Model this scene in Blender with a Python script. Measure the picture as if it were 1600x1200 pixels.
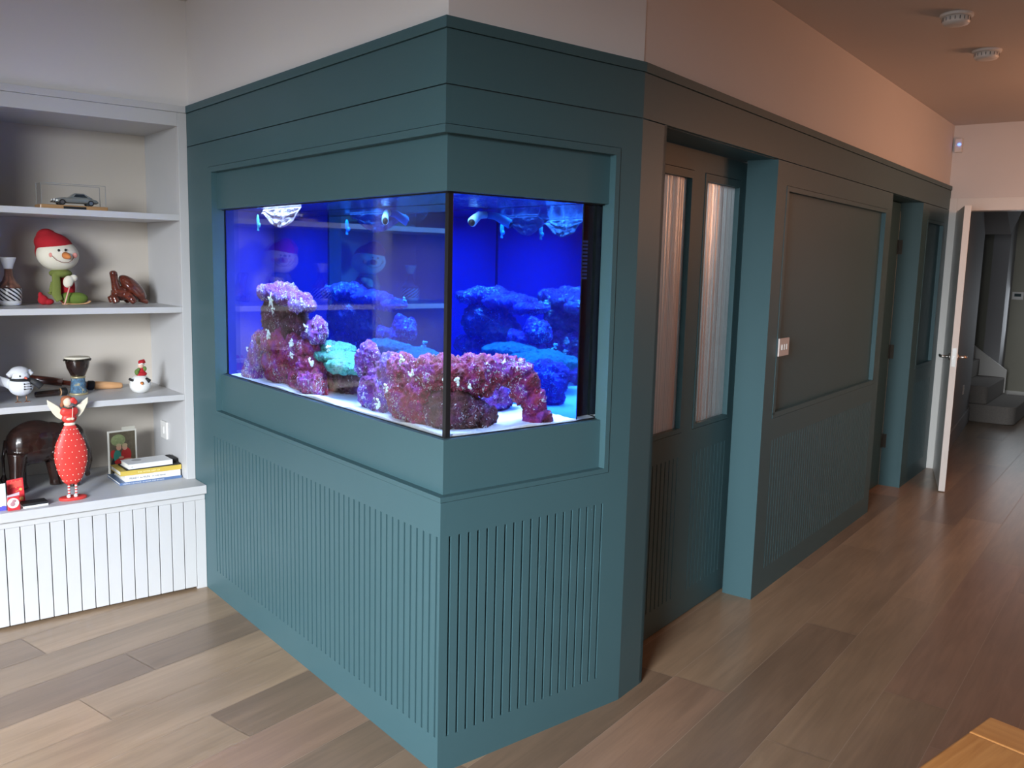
import bpy, bmesh, math, random
from mathutils import Vector, Matrix, noise

# ------------------------------------------------------------------ scene reset
for o in list(bpy.data.objects):
    bpy.data.objects.remove(o, do_unlink=True)
SC = bpy.context.scene
C = SC.collection
random.seed(7)
PI = math.pi

# ------------------------------------------------------------------ camera
def make_camera():
    f = 1373.65
    pit, rol, th = math.radians(7.888), math.radians(-1.3845), math.radians(39.233)
    ex = (math.cos(th), math.sin(th)); ey = (-math.sin(th), math.cos(th))
    xh = Vector((ex[0], ey[0], 0)); yh = Vector((ex[1], ey[1], 0)); zh = Vector((0, 0, 1))
    F = yh * math.cos(pit) - zh * math.sin(pit)
    U0 = yh * math.sin(pit) + zh * math.cos(pit)
    R = xh * math.cos(rol) - U0 * math.sin(rol)
    U = xh * math.sin(rol) + U0 * math.cos(rol)
    cd = bpy.data.cameras.new('camera'); cam = bpy.data.objects.new('camera', cd); C.objects.link(cam)
    m = Matrix(((R.x, U.x, -F.x, -1.417), (R.y, U.y, -F.y, -2.050), (R.z, U.z, -F.z, 1.55), (0, 0, 0, 1)))
    cam.matrix_world = m
    cd.sensor_width = 36; cd.lens = 36 * f / 1600; cd.clip_start = .02; cd.clip_end = 60
    SC.camera = cam
make_camera()

# ------------------------------------------------------------------ view, world and room lights
SC.view_settings.view_transform = 'Standard'
SC.view_settings.look = 'None'
SC.view_settings.gamma = 1
SC.view_settings.use_curve_mapping = False
SC.view_settings.exposure = 0.0

W = bpy.data.worlds.new('world'); SC.world = W; W.use_nodes = True
W.node_tree.nodes['Background'].inputs[0].default_value = (.55, .68, 1, 1)
W.node_tree.nodes['Background'].inputs[1].default_value = .05

def area(name, loc, direction, sx, sy, power, col, spread=180):
    l = bpy.data.lights.new(name, 'AREA'); l.shape = 'RECTANGLE'; l.size = sx; l.size_y = sy
    l.energy = power; l.color = col; l.spread = math.radians(spread)
    o = bpy.data.objects.new(name, l); C.objects.link(o); o.location = loc
    o.rotation_euler = Vector(direction).to_track_quat('-Z', 'Z').to_euler()
    return o
# daylight entering by assumed unseen folding glass doors in the left wall
area('assumed_garden_daylight', (-4.20, -2.20, 2.0), (4.2, 4.15, -3.1), 2.2, 1.1, 150, (.88, .94, 1.0), 66)
# assumed daylight of an unseen glazed front door at the end of the hall
# (frame R2 helper below is not defined yet, so this one is given in world numbers)

# ------------------------------------------------------------------ frames: u along the wall, o outward, z up
class Fr:
    def __init__(s, org, d, n): s.c = Vector((org[0], org[1], 0)); s.d = Vector((d[0], d[1], 0)); s.n = Vector((n[0], n[1], 0))
    def P(s, u, o, z): v = s.c + s.d * u + s.n * o; return Vector((v.x, v.y, z))
A2 = math.radians(14.015)
FL = Fr((0, 0), (0, 1), (-1, 0))                       # long tank face
FE = Fr((0, 0), (1, 0), (0, -1))                       # short tank face
FH = Fr((.786, 0), (math.cos(A2), math.sin(A2)), (math.sin(A2), -math.cos(A2)))   # hallway wall
FS = Fr((0, 2.04), (1, 0), (0, -1))                    # front of the bookcase
FD = Fr(FH.P(4.89, 0, 0)[:2], (FH.n.x, FH.n.y), (-FH.d.x, -FH.d.y))             # end wall: u = away from panelling
WF = Fr((0, 0), (1, 0), (0, 1))

area('assumed_door_daylight', FH.P(9.15, .75, 1.2), -FH.d, 0.8, 1.8, 7, (.85, .92, 1.0))  # assumed daylight, the front door itself is unseen and not built
area('rear_fill_light', FH.P(-4.4, 1.1, 1.6), FH.d - FH.n * .09 - Vector((0, 0, .17)), 1.4, 1.2, 17, (.92, .96, 1.0), 40)  # added fill aimed at the open white door; the rear wall has no window
# assumed warm light for the hallway's orange tint, out of frame to the right
def add_warm_light():
    l = bpy.data.lights.new('assumed_warm_light', 'POINT'); l.energy = 47; l.color = (1.0, .47, .26); l.shadow_soft_size = .30
    o = bpy.data.objects.new('assumed_warm_light', l); C.objects.link(o); o.location = FH.P(3.3, 1.9, 2.0)  # assumed point light only, no lamp fixture is built
add_warm_light()
def lamp_pt(name, loc, p, col, r=.08):
    l = bpy.data.lights.new(name, 'POINT'); l.energy = p; l.color = col; l.shadow_soft_size = r
    o = bpy.data.objects.new(name, l); C.objects.link(o); o.location = loc
lamp_pt('assumed_utility_light', FH.P(1.2, -1.0, 2.3), 42, (.85, .93, 1.0))  # assumed unseen light to brighten the ribbed panes from behind
# blue LED light of the aquarium hood, above the water
area('reef_light', (.30, .90, 1.80), (0, 0, -1), 1.50, .36, 58, (.35, .53, 1.0), 105)
bpy.data.objects['reef_light'].rotation_euler = (0, 0, PI / 2)

# ------------------------------------------------------------------ materials
def new_mat(name):
    m = bpy.data.materials.new(name); m.use_nodes = True
    nt = m.node_tree; nt.nodes.clear(); out = nt.nodes.new('ShaderNodeOutputMaterial')
    return m, nt, out
def N(nt, typ, **kw):
    n = nt.nodes.new(typ)
    for k, v in kw.items(): setattr(n, k, v)
    return n
def paint(name, col, rough=.5, var=.06, scale=8, bump=.0, bscale=200, metal=0, coat=0, spec=.5, trans=0, ior=1.45, sss=0):
    m, nt, out = new_mat(name)
    b = N(nt, 'ShaderNodeBsdfPrincipled'); nt.links.new(b.outputs[0], out.inputs[0])
    tc = N(nt, 'ShaderNodeTexCoord')
    nz = N(nt, 'ShaderNodeTexNoise'); nz.inputs['Scale'].default_value = scale; nz.inputs['Detail'].default_value = 4
    nt.links.new(tc.outputs['Object'], nz.inputs['Vector'])
    mx = N(nt, 'ShaderNodeMix', data_type='RGBA')
    mx.inputs[6].default_value = (*[c * (1 - var) for c in col], 1); mx.inputs[7].default_value = (*[min(1, c * (1 + var)) for c in col], 1)
    nt.links.new(nz.outputs[0], mx.inputs[0]); nt.links.new(mx.outputs[2], b.inputs['Base Color'])
    b.inputs['Roughness'].default_value = rough; b.inputs['Metallic'].default_value = metal
    b.inputs['Coat Weight'].default_value = coat; b.inputs['Coat Roughness'].default_value = .1
    b.inputs['Specular IOR Level'].default_value = spec; b.inputs['Transmission Weight'].default_value = trans; b.inputs['IOR'].default_value = ior
    if sss: b.inputs['Subsurface Weight'].default_value = sss; b.inputs['Subsurface Radius'].default_value = (.01, .008, .006)
    if bump:
        n2 = N(nt, 'ShaderNodeTexNoise'); n2.inputs['Scale'].default_value = bscale; n2.inputs['Detail'].default_value = 3
        bp = N(nt, 'ShaderNodeBump'); bp.inputs['Strength'].default_value = bump; bp.inputs['Distance'].default_value = .002
        nt.links.new(tc.outputs['Object'], n2.inputs['Vector']); nt.links.new(n2.outputs[0], bp.inputs['Height']); nt.links.new(bp.outputs[0], b.inputs['Normal'])
    return m
def wood(name, c1, c2, rough=.3, scale=6, axis=0, coat=.3):
    m, nt, out = new_mat(name)
    b = N(nt, 'ShaderNodeBsdfPrincipled'); nt.links.new(b.outputs[0], out.inputs[0])
    tc = N(nt, 'ShaderNodeTexCoord'); mp = N(nt, 'ShaderNodeMapping')
    sc = [14, 14, 14]; sc[axis] = 1.2; mp.inputs['Scale'].default_value = sc
    nz = N(nt, 'ShaderNodeTexNoise'); nz.inputs['Scale'].default_value = scale; nz.inputs['Detail'].default_value = 6; nz.inputs['Distortion'].default_value = .6
    nt.links.new(tc.outputs['Object'], mp.inputs[0]); nt.links.new(mp.outputs[0], nz.inputs['Vector'])
    r = N(nt, 'ShaderNodeValToRGB'); r.color_ramp.elements[0].position = .3; r.color_ramp.elements[1].position = .7
    r.color_ramp.elements[0].color = (*c1, 1); r.color_ramp.elements[1].color = (*c2, 1)
    nt.links.new(nz.outputs[0], r.inputs[0]); nt.links.new(r.outputs[0], b.inputs['Base Color'])
    b.inputs['Roughness'].default_value = rough; b.inputs['Coat Weight'].default_value = coat
    return m
def emit(name, col, st):
    m, nt, out = new_mat(name); e = N(nt, 'ShaderNodeEmission'); e.inputs[0].default_value = (*col, 1); e.inputs[1].default_value = st
    nt.links.new(e.outputs[0], out.inputs[0]); return m
def pane_mat(name, ior=1.5, tint=(1, 1, 1), rough=0.0):
    """clear sheet: lets light straight through, reflects by Fresnel on its outer side"""
    m, nt, out = new_mat(name)
    t = N(nt, 'ShaderNodeBsdfTransparent'); t.inputs[0].default_value = (*tint, 1)
    g = N(nt, 'ShaderNodeBsdfGlossy'); g.inputs['Roughness'].default_value = rough
    fr = N(nt, 'ShaderNodeFresnel'); fr.inputs[0].default_value = ior
    ge = N(nt, 'ShaderNodeNewGeometry'); ma = N(nt, 'ShaderNodeMath', operation='SUBTRACT'); ma.inputs[0].default_value = 1
    mu = N(nt, 'ShaderNodeMath', operation='MULTIPLY')
    nt.links.new(ge.outputs['Backfacing'], ma.inputs[1]); nt.links.new(ma.outputs[0], mu.inputs[0]); nt.links.new(fr.outputs[0], mu.inputs[1])
    mx = N(nt, 'ShaderNodeMixShader'); nt.links.new(mu.outputs[0], mx.inputs[0]); nt.links.new(t.outputs[0], mx.inputs[1]); nt.links.new(g.outputs[0], mx.inputs[2])
    nt.links.new(mx.outputs[0], out.inputs[0]); return m

M = {}
M['teal'] = paint('teal_eggshell_paint', (.047, .103, .118), .44, .03, 5, .08, 240, spec=.36)
M['gap'] = paint('dark_joint', (.03, .055, .06), .7)
M['wall'] = paint('matt_white_wall_paint', (.69, .67, .66), .75, .02, 3, .05, 150)
M['ceil'] = paint('white_ceiling_paint', (.58, .54, .51), .8, .02, 3, .05, 150)
M['shelf'] = paint('pale_grey_cabinet_paint', (.53, .53, .535), .38, .02, 6, .04, 200)
M['shelfin'] = paint('warm_grey_cabinet_interior', (.55, .495, .43), .5, .02, 6, .04, 200)
M['white'] = paint('white_gloss_paint', (.74, .73, .70), .3, .02)
M['chrome'] = paint('brushed_steel', (.55, .54, .52), .28, .05, 30, metal=1)
M['bronze'] = paint('dark_bronze', (.07, .06, .05), .4, .1, 30, metal=1)
M['black'] = paint('black_plastic', (.012, .012, .014), .35)
M['plastic'] = paint('white_plastic', (.72, .71, .69), .35)
M['glass'] = pane_mat('clear_glass', 1.28)
M['acrylic'] = pane_mat('clear_acrylic', 1.45)
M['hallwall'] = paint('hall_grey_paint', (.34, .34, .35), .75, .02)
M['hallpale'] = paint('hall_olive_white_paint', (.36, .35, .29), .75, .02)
M['carpet'] = paint('grey_stair_carpet', (.20, .185, .17), .95, .25, 90, .9, 260)
M['table'] = wood('honey_beech_wood', (.52, .21, .055), (.68, .32, .10), .35, 5, 0)
M['tableend'] = wood('honey_beech_wood_crosswise', (.52, .215, .06), (.64, .30, .095), .35, 5, 1)

# ------------------------------------------------------------------ mesh helpers
def bm_box(bm, fr, u0, u1, o0, o1, z0, z1, mi=0):
    vs = [bm.verts.new(fr.P(u, o, z)) for z in (z0, z1) for (u, o) in ((u0, o0), (u1, o0), (u1, o1), (u0, o1))]
    fs = [(0, 1, 2, 3), (4, 5, 6, 7), (0, 1, 5, 4), (1, 2, 6, 5), (2, 3, 7, 6), (3, 0, 4, 7)]
    for f in fs:
        fc = bm.faces.new([vs[i] for i in f]); fc.material_index = mi
def finish(name, bm, mat, parent=None, smooth=False, kind=None, bevel=0, loc=None):
    bmesh.ops.recalc_face_normals(bm, faces=bm.faces)
    me = bpy.data.meshes.new(name); bm.to_mesh(me); bm.free()
    for m_ in (mat if isinstance(mat, (list, tuple)) else [mat]): me.materials.append(m_)
    if smooth:
        for p in me.polygons: p.use_smooth = True
    o = bpy.data.objects.new(name, me); C.objects.link(o)
    if parent: o.parent = parent
    if kind: o['kind'] = kind
    if bevel:
        b = o.modifiers.new('bevel', 'BEVEL'); b.width = bevel; b.segments = 2; b.limit_method = 'ANGLE'
    if loc: o.location = loc
    return o
def boxes(name, fr, bl, mat, parent=None, kind=None, bevel=0):
    bm = bmesh.new()
    for b in bl: bm_box(bm, fr, *b)
    return finish(name, bm, mat, parent, kind=kind, bevel=bevel)
def tag(o, label, cat, group=None, kind=None):
    o['label'] = label; o['category'] = cat
    if group: o['group'] = group
    if kind: o['kind'] = kind
    return o
def empty(name, loc, label=None, cat=None, rz=0, group=None, kind=None):
    o = bpy.data.objects.new(name, None); C.objects.link(o); o.location = loc; o.rotation_euler = (0, 0, rz); o.empty_display_size = .05
    if label: tag(o, label, cat, group)
    if kind: o['kind'] = kind
    return o
def add_ell(bm, c, r, rot=None, seg=20, ring=12, mi=0):
    before = set(bm.verts)
    ret = bmesh.ops.create_uvsphere(bm, u_segments=seg, v_segments=ring, radius=1)
    m = Matrix.Translation(c) @ (rot.to_matrix().to_4x4() if rot else Matrix.Identity(4)) @ Matrix.Diagonal((*r, 1))
    bmesh.ops.transform(bm, matrix=m, verts=ret['verts'])
    for v in ret['verts']:
        for f in v.link_faces: f.material_index = mi
def add_tube(bm, pts, rs, seg=12, mi=0, flat=None):
    """tapered tube through points with rounded ends; flat=(axis vector, factor) squashes it"""
    pts = [Vector(p) for p in pts]; rings = []
    n = len(pts)
    for i, p in enumerate(pts):
        d = (pts[min(i + 1, n - 1)] - pts[max(i - 1, 0)]).normalized()
        a = Vector((0, 0, 1)) if abs(d.z) < .9 else Vector((1, 0, 0))
        x = d.cross(a).normalized(); y = d.cross(x).normalized()
        ring = []
        for k in range(seg):
            t = 2 * PI * k / seg; v = (x * math.cos(t) + y * math.sin(t)) * rs[i]
            if flat: ax = Vector(flat[0]); v = v - ax * (v.dot(ax)) * (1 - flat[1])
            ring.append(bm.verts.new(p + v))
        rings.append(ring)
    for a, b in zip(rings, rings[1:]):
        for k in range(seg):
            f = bm.faces.new((a[k], a[(k + 1) % seg], b[(k + 1) % seg], b[k])); f.material_index = mi
    for r in (rings[0], rings[-1]):
        f = bm.faces.new(r); f.material_index = mi
def add_lathe(bm, prof, seg=32, c=(0, 0, 0), sy=1, mi=0, mis=None):
    rings = []
    for (r, z) in prof:
        rings.append([bm.verts.new((c[0] + r * math.cos(2 * PI * k / seg), c[1] + sy * r * math.sin(2 * PI * k / seg), c[2] + z)) for k in range(seg)])
    for i, (a, b) in enumerate(zip(rings, rings[1:])):
        for k in range(seg):
            f = bm.faces.new((a[k], a[(k + 1) % seg], b[(k + 1) % seg], b[k])); f.material_index = mis[i] if mis else mi
    for r, j in ((rings[0], 0), (rings[-1], -1)):
        f = bm.faces.new(r); f.material_index = mis[j] if mis else mi
def add_prism(bm, outline, y0, y1, mi=0):
    """outline in x,z extruded along y"""
    a = [bm.verts.new((x, y0, z)) for x, z in outline]; b = [bm.verts.new((x, y1, z)) for x, z in outline]
    n = len(a)
    for f in (a, b[::-1]): fc = bm.faces.new(f); fc.material_index = mi
    for i in range(n):
        fc = bm.faces.new((a[i], a[(i + 1) % n], b[(i + 1) % n], b[i])); fc.material_index = mi
def blob(name, build, mat, parent, voxel=.003, smooth=2):
    bm = bmesh.new(); build(bm); o = finish(name, bm, mat, parent, True)
    r = o.modifiers.new('remesh', 'REMESH'); r.mode = 'VOXEL'; r.voxel_size = voxel; r.use_smooth_shade = True
    s = o.modifiers.new('smooth', 'SMOOTH'); s.factor = .5; s.iterations = smooth
    return o
def text_mesh(name, body, size, mat, parent, loc, rot, ext=.0003, align='LEFT', sx=1.0):
    cu = bpy.data.curves.new('t', 'FONT'); cu.body = body; cu.size = size; cu.extrude = ext; cu.align_x = align
    t = bpy.data.objects.new('t', cu); C.objects.link(t)
    bpy.context.view_layer.update()
    me = bpy.data.meshes.new_from_object(t.evaluated_get(bpy.context.evaluated_depsgraph_get()))
    bpy.data.objects.remove(t); bpy.data.curves.remove(cu)
    me.name = name; me.materials.clear(); me.materials.append(mat)
    o = bpy.data.objects.new(name, me); C.objects.link(o); o.parent = parent; o.location = loc; o.rotation_euler = rot; o.scale = (sx, 1, 1)
    return o

# ================================================================== SETTING
TOP, FAS, FASB, BEO, BEI = 2.205, 2.175, 2.028, 1.922, 1.900
WT, WB, LBI, LBO, GT, GB = 1.745, 1.030, .867, .852, .745, .115
CEIL = 2.66

# ---- floor: real oak boards, one mesh
def make_floor():
    m, nt, out = new_mat('oak_floorboards')
    b = N(nt, 'ShaderNodeBsdfPrincipled'); nt.links.new(b.outputs[0], out.inputs[0])
    uv = N(nt, 'ShaderNodeUVMap'); uv.uv_map = 'board'
    at = N(nt, 'ShaderNodeAttribute'); at.attribute_name = 'tone'
    mp = N(nt, 'ShaderNodeMapping'); mp.inputs['Scale'].default_value = (1.1, 14, 1); nt.links.new(uv.outputs[0], mp.inputs[0])
    n1 = N(nt, 'ShaderNodeTexNoise'); n1.inputs['Scale'].default_value = 2.2; n1.inputs['Detail'].default_value = 7; n1.inputs['Distortion'].default_value = 1.2
    n1.inputs['Roughness'].default_value = .6
    nt.links.new(mp.outputs[0], n1.inputs['Vector'])
    mp2 = N(nt, 'ShaderNodeMapping'); mp2.inputs['Scale'].default_value = (.8, 4.0, 1); nt.links.new(uv.outputs[0], mp2.inputs[0])
    n2 = N(nt, 'ShaderNodeTexNoise'); n2.inputs['Scale'].default_value = 1.6; n2.inputs['Detail'].default_value = 2; nt.links.new(mp2.outputs[0], n2.inputs['Vector'])
    r1 = N(nt, 'ShaderNodeMapRange'); r1.inputs[1].default_value = .3; r1.inputs[2].default_value = .72; r1.inputs[3].default_value = .84; r1.inputs[4].default_value = 1.10
    nt.links.new(n1.outputs[0], r1.inputs[0])
    r2 = N(nt, 'ShaderNodeMapRange'); r2.inputs[1].default_value = .3; r2.inputs[2].default_value = .7; r2.inputs[3].default_value = .85; r2.inputs[4].default_value = 1.12
    nt.links.new(n2.outputs[0], r2.inputs[0])
    mu = N(nt, 'ShaderNodeMath', operation='MULTIPLY'); nt.links.new(r1.outputs[0], mu.inputs[0]); nt.links.new(r2.outputs[0], mu.inputs[1])
    vm = N(nt, 'ShaderNodeVectorMath', operation='SCALE'); nt.links.new(at.outputs['Color'], vm.inputs[0]); nt.links.new(mu.outputs[0], vm.inputs['Scale'])
    nt.links.new(vm.outputs[0], b.inputs['Base Color'])
    b.inputs['Roughness'].default_value = .29; b.inputs['Specular IOR Level'].default_value = .5
    bp = N(nt, 'ShaderNodeBump'); bp.inputs['Strength'].default_value = .12; bp.inputs['Distance'].default_value = .001
    nt.links.new(n1.outputs[0], bp.inputs['Height']); nt.links.new(bp.outputs[0], b.inputs['Normal'])
    seam = paint('board_seam', (.40, .31, .24), .6)
    bm = bmesh.new(); ul = bm.loops.layers.uv.new('board'); cl = bm.loops.layers.float_color.new('tone')
    known = {0: (1.145, 'd', 'm'), -1: (.30, 'r', 'm'), -6: (-.985, 'm', 'd'), -8: (-1.21, 'p', 'm'), -11: (-1.11, 'd', 'p')}
    pal = {'d': (.195, .130, .085), 'r': (.285, .178, .118), 'm': (.275, .187, .118), 'p': (.32, .215, .134)}
    for k in range(-30, 26):
        o0 = .295 + .22 * k; o1 = o0 + .22
        rnd = random.Random(100 + k); s = -10.5 - rnd.random() * 2
        cuts = []
        if k in known:
            j = known[k][0]; cuts = [j - 2.1 * i for i in range(5, -1, -1)] + [j + 2.1 * i for i in range(1, 6)]
        else:
            while s < 11.5: cuts.append(s); s += 1.5 + rnd.random() * .8
        for a, c in zip(cuts, cuts[1:]):
            a_ = max(a, -9.6); c_ = min(c, 10.4)
            if c_ <= a_: continue
            if k in known and abs(c - known[k][0]) < .01: tone = pal[known[k][1]]
            elif k in known and abs(a - known[k][0]) < .01: tone = pal[known[k][2]]
            else: tone = pal[rnd.choice('mmmprmd')]
            j = .93 + .14 * rnd.random(); tone = tuple(t * j for t in tone)
            g = .0011
            co = [(a_ + g, o0 + g), (c_ - g, o0 + g), (c_ - g, o1 - g), (a_ + g, o1 - g)]
            vs = [bm.verts.new(FH.P(u, o, 0)) for u, o in co]
            f = bm.faces.new(vs)
            off = rnd.random() * 40
            for lp, (u, o) in zip(f.loops, co):
                lp[ul].uv = (u + off, o - o0 + off); lp[cl] = (*tone, 1)
            if f.normal.z < 0: f.normal_flip()
    vs = [bm.verts.new(FH.P(u, o, -.002)) for u, o in ((-9.6, -6.5), (10.4, -6.5), (10.4, 6), (-9.6, 6))]
    f = bm.faces.new(vs); f.material_index = 1
    finish('floor', bm, [m, seam], kind='structure')
make_floor()
boxes('ceiling', FH, [(-9.6, 10.4, -6.5, 6, CEIL, CEIL + .05)], M['ceil'], kind='structure')

# ---- outer shell of the open-plan room
boxes('wall_left', WF, [(-4.95, -4.80, -5.2, -3.55, 0, CEIL), (-4.95, -4.80, -.25, 2.7, 0, CEIL), (-4.95, -4.80, -3.55, -.25, 2.57, CEIL)], M['wall'], kind='structure')
boxes('wall_rear', WF, [(-4.95, 7, -5.35, -5.2, 0, CEIL)], paint('taupe_wall_paint', (.22, .20, .18), .8), kind='structure')
boxes('wall_right', FH, [(-1.5, 9.5, 4.2, 4.35, 0, CEIL)], paint('kitchen_wall_paint', (.50, .33, .25), .7), kind='structure')
wn = boxes('assumed_window_1', WF, [(-4.86, -4.80, y - .03, y + .03, .0, 2.57) for y in (-3.52, -2.71, -1.90, -1.09, -.28)] + [(-4.86, -4.80, -3.55, -.25, 2.51, 2.57), (-4.86, -4.80, -3.55, -.25, 0, .06)], M['black'], kind='structure')  # assumed folding doors, out of view, where the daylight comes in
boxes('glass_pane', WF, [(-4.835, -4.825, -3.52, -.28, .06, 2.51)], M['glass'], wn)
boxes('wall_shelving', WF, [(-4.95, .02, 2.06, 2.08, 2.2, CEIL), (-4.95, .02, 2.55, 2.62, 0, CEIL)], M['wall'], kind='structure')
# walls above the teal panelling
boxes('wall_tank_side', WF, [(.016, .10, .016, 2.62, TOP, CEIL)], M['wall'], kind='structure')
boxes('wall_tank_end', WF, [(.10, .796, .016, .10, TOP, CEIL)], M['wall'], kind='structure')
boxes('wall_hallway', FH, [(.014, 4.89, -.10, -.016, TOP, CEIL)], M['wall'], kind='structure')

# ---- groove-fluted panel boards made of real slats
def fluted(bl, u0, u1, o_face, depth, z0, z1, pitch, gw, field_u0, field_u1):
    """board between u0..u1 x z0..z1 with vertical grooves between field_u0..field_u1"""
    bl.append((u0, u1, o_face - depth - .012, o_face - depth, z0, z1))
    n = int(round((field_u1 - field_u0) / pitch)); p = (field_u1 - field_u0) / n
    prev = u0
    for i in range(n + 1):
        c = field_u0 + i * p
        if c - gw / 2 > prev: bl.append((prev, c - gw / 2, o_face - depth, o_face, z0, z1))
        prev = c + gw / 2
    if u1 > prev: bl.append((prev, u1, o_face - depth, o_face, z0, z1))

# ---- aquarium cabinet: one fitted piece, its boards are parts
cab = empty('aquarium_cabinet', (0, 0, 0), 'tall teal fitted cabinet wrapped around the blue aquarium, fluted panels below', 'cabinet')
T = .020
def mitre_ring(name, o0, o1, z0, z1, mat=M['teal']):
    """band running round both tank faces and on to the hallway corner"""
    return
bl = []; fluted(bl, 0.0, 2.04, 0, .016, GB, GT, .035, .0088, .0175, 1.785)
bl += [(-.0, 2.04, -T, 0, 0, GB), (-.0, 2.04, -T, 0, GT, LBO - .002), (1.789, 2.04, -T, 0, LBO - .002, BEO + .002), (0, 2.04, -T, 0, BEO + .002, FASB - .002)]
boxes('fluted_side_panel', FL, bl, M['teal'], cab)
bl = []; fluted(bl, .0283, .786, 0, .016, GB, GT, .035, .0085, .035, .665)
bl = [(u0, u1, o0, o1, z0, z1) for (u0, u1, o0, o1, z0, z1) in bl]
bl += [(T + .0001, .786, -T, 0, 0, GB), (T + .0001, .786, -T, 0, GT, LBO - .002), (.689, .786, -T, 0, LBO - .002, BEO + .002), (T + .0001, .786, -T, 0, BEO + .002, FASB - .002)]
# corner post closes the thickness of the long face at the outside corner
boxes('fluted_end_panel', FE, bl, M['teal'], cab)
# shadow-line backing behind the joints
boxes('joint_lining', FL, [(.006, 2.04, -.016, -.007, FASB - .004, FASB + .004), (.006, 1.8, -.016, -.006, BEO - .002, BEO + .004), (.006, 1.8, -.016, -.006, LBO - .004, LBO + .002), (1.783, 1.792, -.016, -.006, LBO, BEO)], M['gap'], cab)
boxes('joint_lining', FE, [(.0165, .786, -.016, -.006, FASB - .004, FASB + .004), (.0165, .70, -.016, -.006, BEO - .002, BEO + .004), (.0165, .70, -.016, -.006, LBO - .004, LBO + .002), (.683, .692, -.016, -.006, LBO, BEO)], M['gap'], cab)
# bead mouldings round the opening
B_ = .003
boxes('bead_moulding', FL, [(-B_, 1.785, -.05, B_, BEI, BEO), (-B_, 1.785, -.05, B_, LBO, LBI), (1.747, 1.785, -.05, B_, LBI, BEI)], M['teal'], cab)
boxes('bead_moulding', FE, [(.0501, .685, -.05, B_, BEI, BEO), (.0501, .685, -.05, B_, LBO, LBI), (.665, .685, -.05, B_, LBI, BEI)], M['teal'], cab)
# hatch boards above and below the glass
D = .023
for nm, z0, z1 in (('upper_hatch', WT, BEI), ('lower_hatch', LBI, WB)):
    h = boxes(nm, FL, [(D, 1.747, -.043, -D, z0, z1)], M['teal'], cab)
    boxes(nm, FE, [(.0431, .665, -.043, -D, z0, z1)], M['teal'], cab)
# fascia band and top trim along all three faces
boxes('fascia_board', FL, [(0, 2.04, -T, 0, FASB + .002, FAS - .002)], M['teal'], cab)
boxes('fascia_board', FE, [(T + .0001, .786, -T, 0, FASB + .002, FAS - .002)], M['teal'], cab)
boxes('top_trim', FL, [(-.006, 2.04, -.03, .006, FAS, TOP), (0.004, 2.04, -T, -.004, FAS - .004, FAS)], M['teal'], cab)
boxes('top_trim', FE, [(.0301, .788, -.03, .006, FAS, TOP), (T + .0001, .786, -T, -.004, FAS - .004, FAS)], M['teal'], cab)
# carcass deck under the tank and hood roof (dark inside)
boxes('tank_deck', WF, [(.043, .76, .043, 1.95, .90, .985)], M['gap'], cab)
boxes('hood_roof', WF, [(.043, .76, .043, 1.95, 1.86, 1.88)], M['gap'], cab)
boxes('rear_board', WF, [(.70, .72, .05, 1.95, .985, 1.86), (.043, .72, 1.80, 1.82, .985, 1.86)], M['black'], cab)

# ---- hallway panelling (structure)
hp = empty('wall_panelling', FH.P(0, 0, 0), kind='structure')
def hpart(name, bl, mat=M['teal'], **k):
    """boards in hallway-frame numbers, parented to the panelling wall"""
    o = boxes(name, FH, bl, mat, None, **k); o.parent = hp; o.matrix_parent_inverse = hp.matrix_basis.inverted(); return o
hpart('stile_board', [(0, .172, -T, 0, 0, FASB - .002), (.152, .172, -.165, 0, 0, FASB)])
hpart('fascia_board', [(0, 4.89, -T, 0, FASB + .002, FAS - .002), (.152, 4.89, -.30, -T, FASB, FASB + .02)])
hpart('top_trim', [(0, 4.905, -.03, .006, FAS, TOP), (0, 4.89, -T, -.004, FAS - .004, FAS)])
def framed_panel(s0, s1, pu0, pu1, flute=True):
    bl = [(s0, s1, -T, 0, 0, GB), (s0, s1, -T, 0, GT, LBO - .002), (s0, pu0 - .003, -T, 0, LBO - .002, BEO + .002), (pu1 + .003, s1, -T, 0, LBO - .002, BEO + .002),
          (s0, s1, -T, 0, BEO + .002, FASB - .002)]
    if flute: fluted(bl, s0, s1, 0, .010, GB, GT, .035, .0065, pu0 + .02, pu1 - .02)
    else: bl.append((s0, s1, -T, 0, GB, GT))
    hpart('panel_board', bl)
    hpart('joint_lining', [(pu0 - .006, pu1 + .006, -.017, -.006, BEO - .002, BEO + .004), (pu0 - .006, pu1 + .006, -.017, -.006, LBO - .004, LBO + .002),
                           (pu0 - .006, pu0 + .001, -.017, -.006, LBO, BEO), (pu1 - .001, pu1 + .006, -.017, -.006, LBO, BEO)], M['gap'])
    hpart('bead_moulding', [(pu0, pu1, -.04, .002, BEI, BEO), (pu0, pu1, -.04, .002, LBO, LBI + .01), (pu0, pu0 + .028, -.04, .002, LBI, BEI), (pu1 - .028, pu1, -.04, .002, LBI, BEI)])
    hpart('recessed_panel', [(pu0 + .02, pu1 - .02, -.034, -.024, LBI, BEI)])
framed_panel(1.237, 3.205, 1.362, 3.095)
framed_panel(4.026, 4.89, 4.19, 4.74)
hpart('jamb_return', [(1.2372, 1.257, -.143, -T, 0, FASB)])
hpart('jamb_return', [(3.185, 3.205, -.29, -T, 0, FASB)])
hpart('jamb_return', [(4.026, 4.05, -.145, -T, 0, FASB), (4.032, 4.05, -.165, -.145, 0, FASB)])

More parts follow.
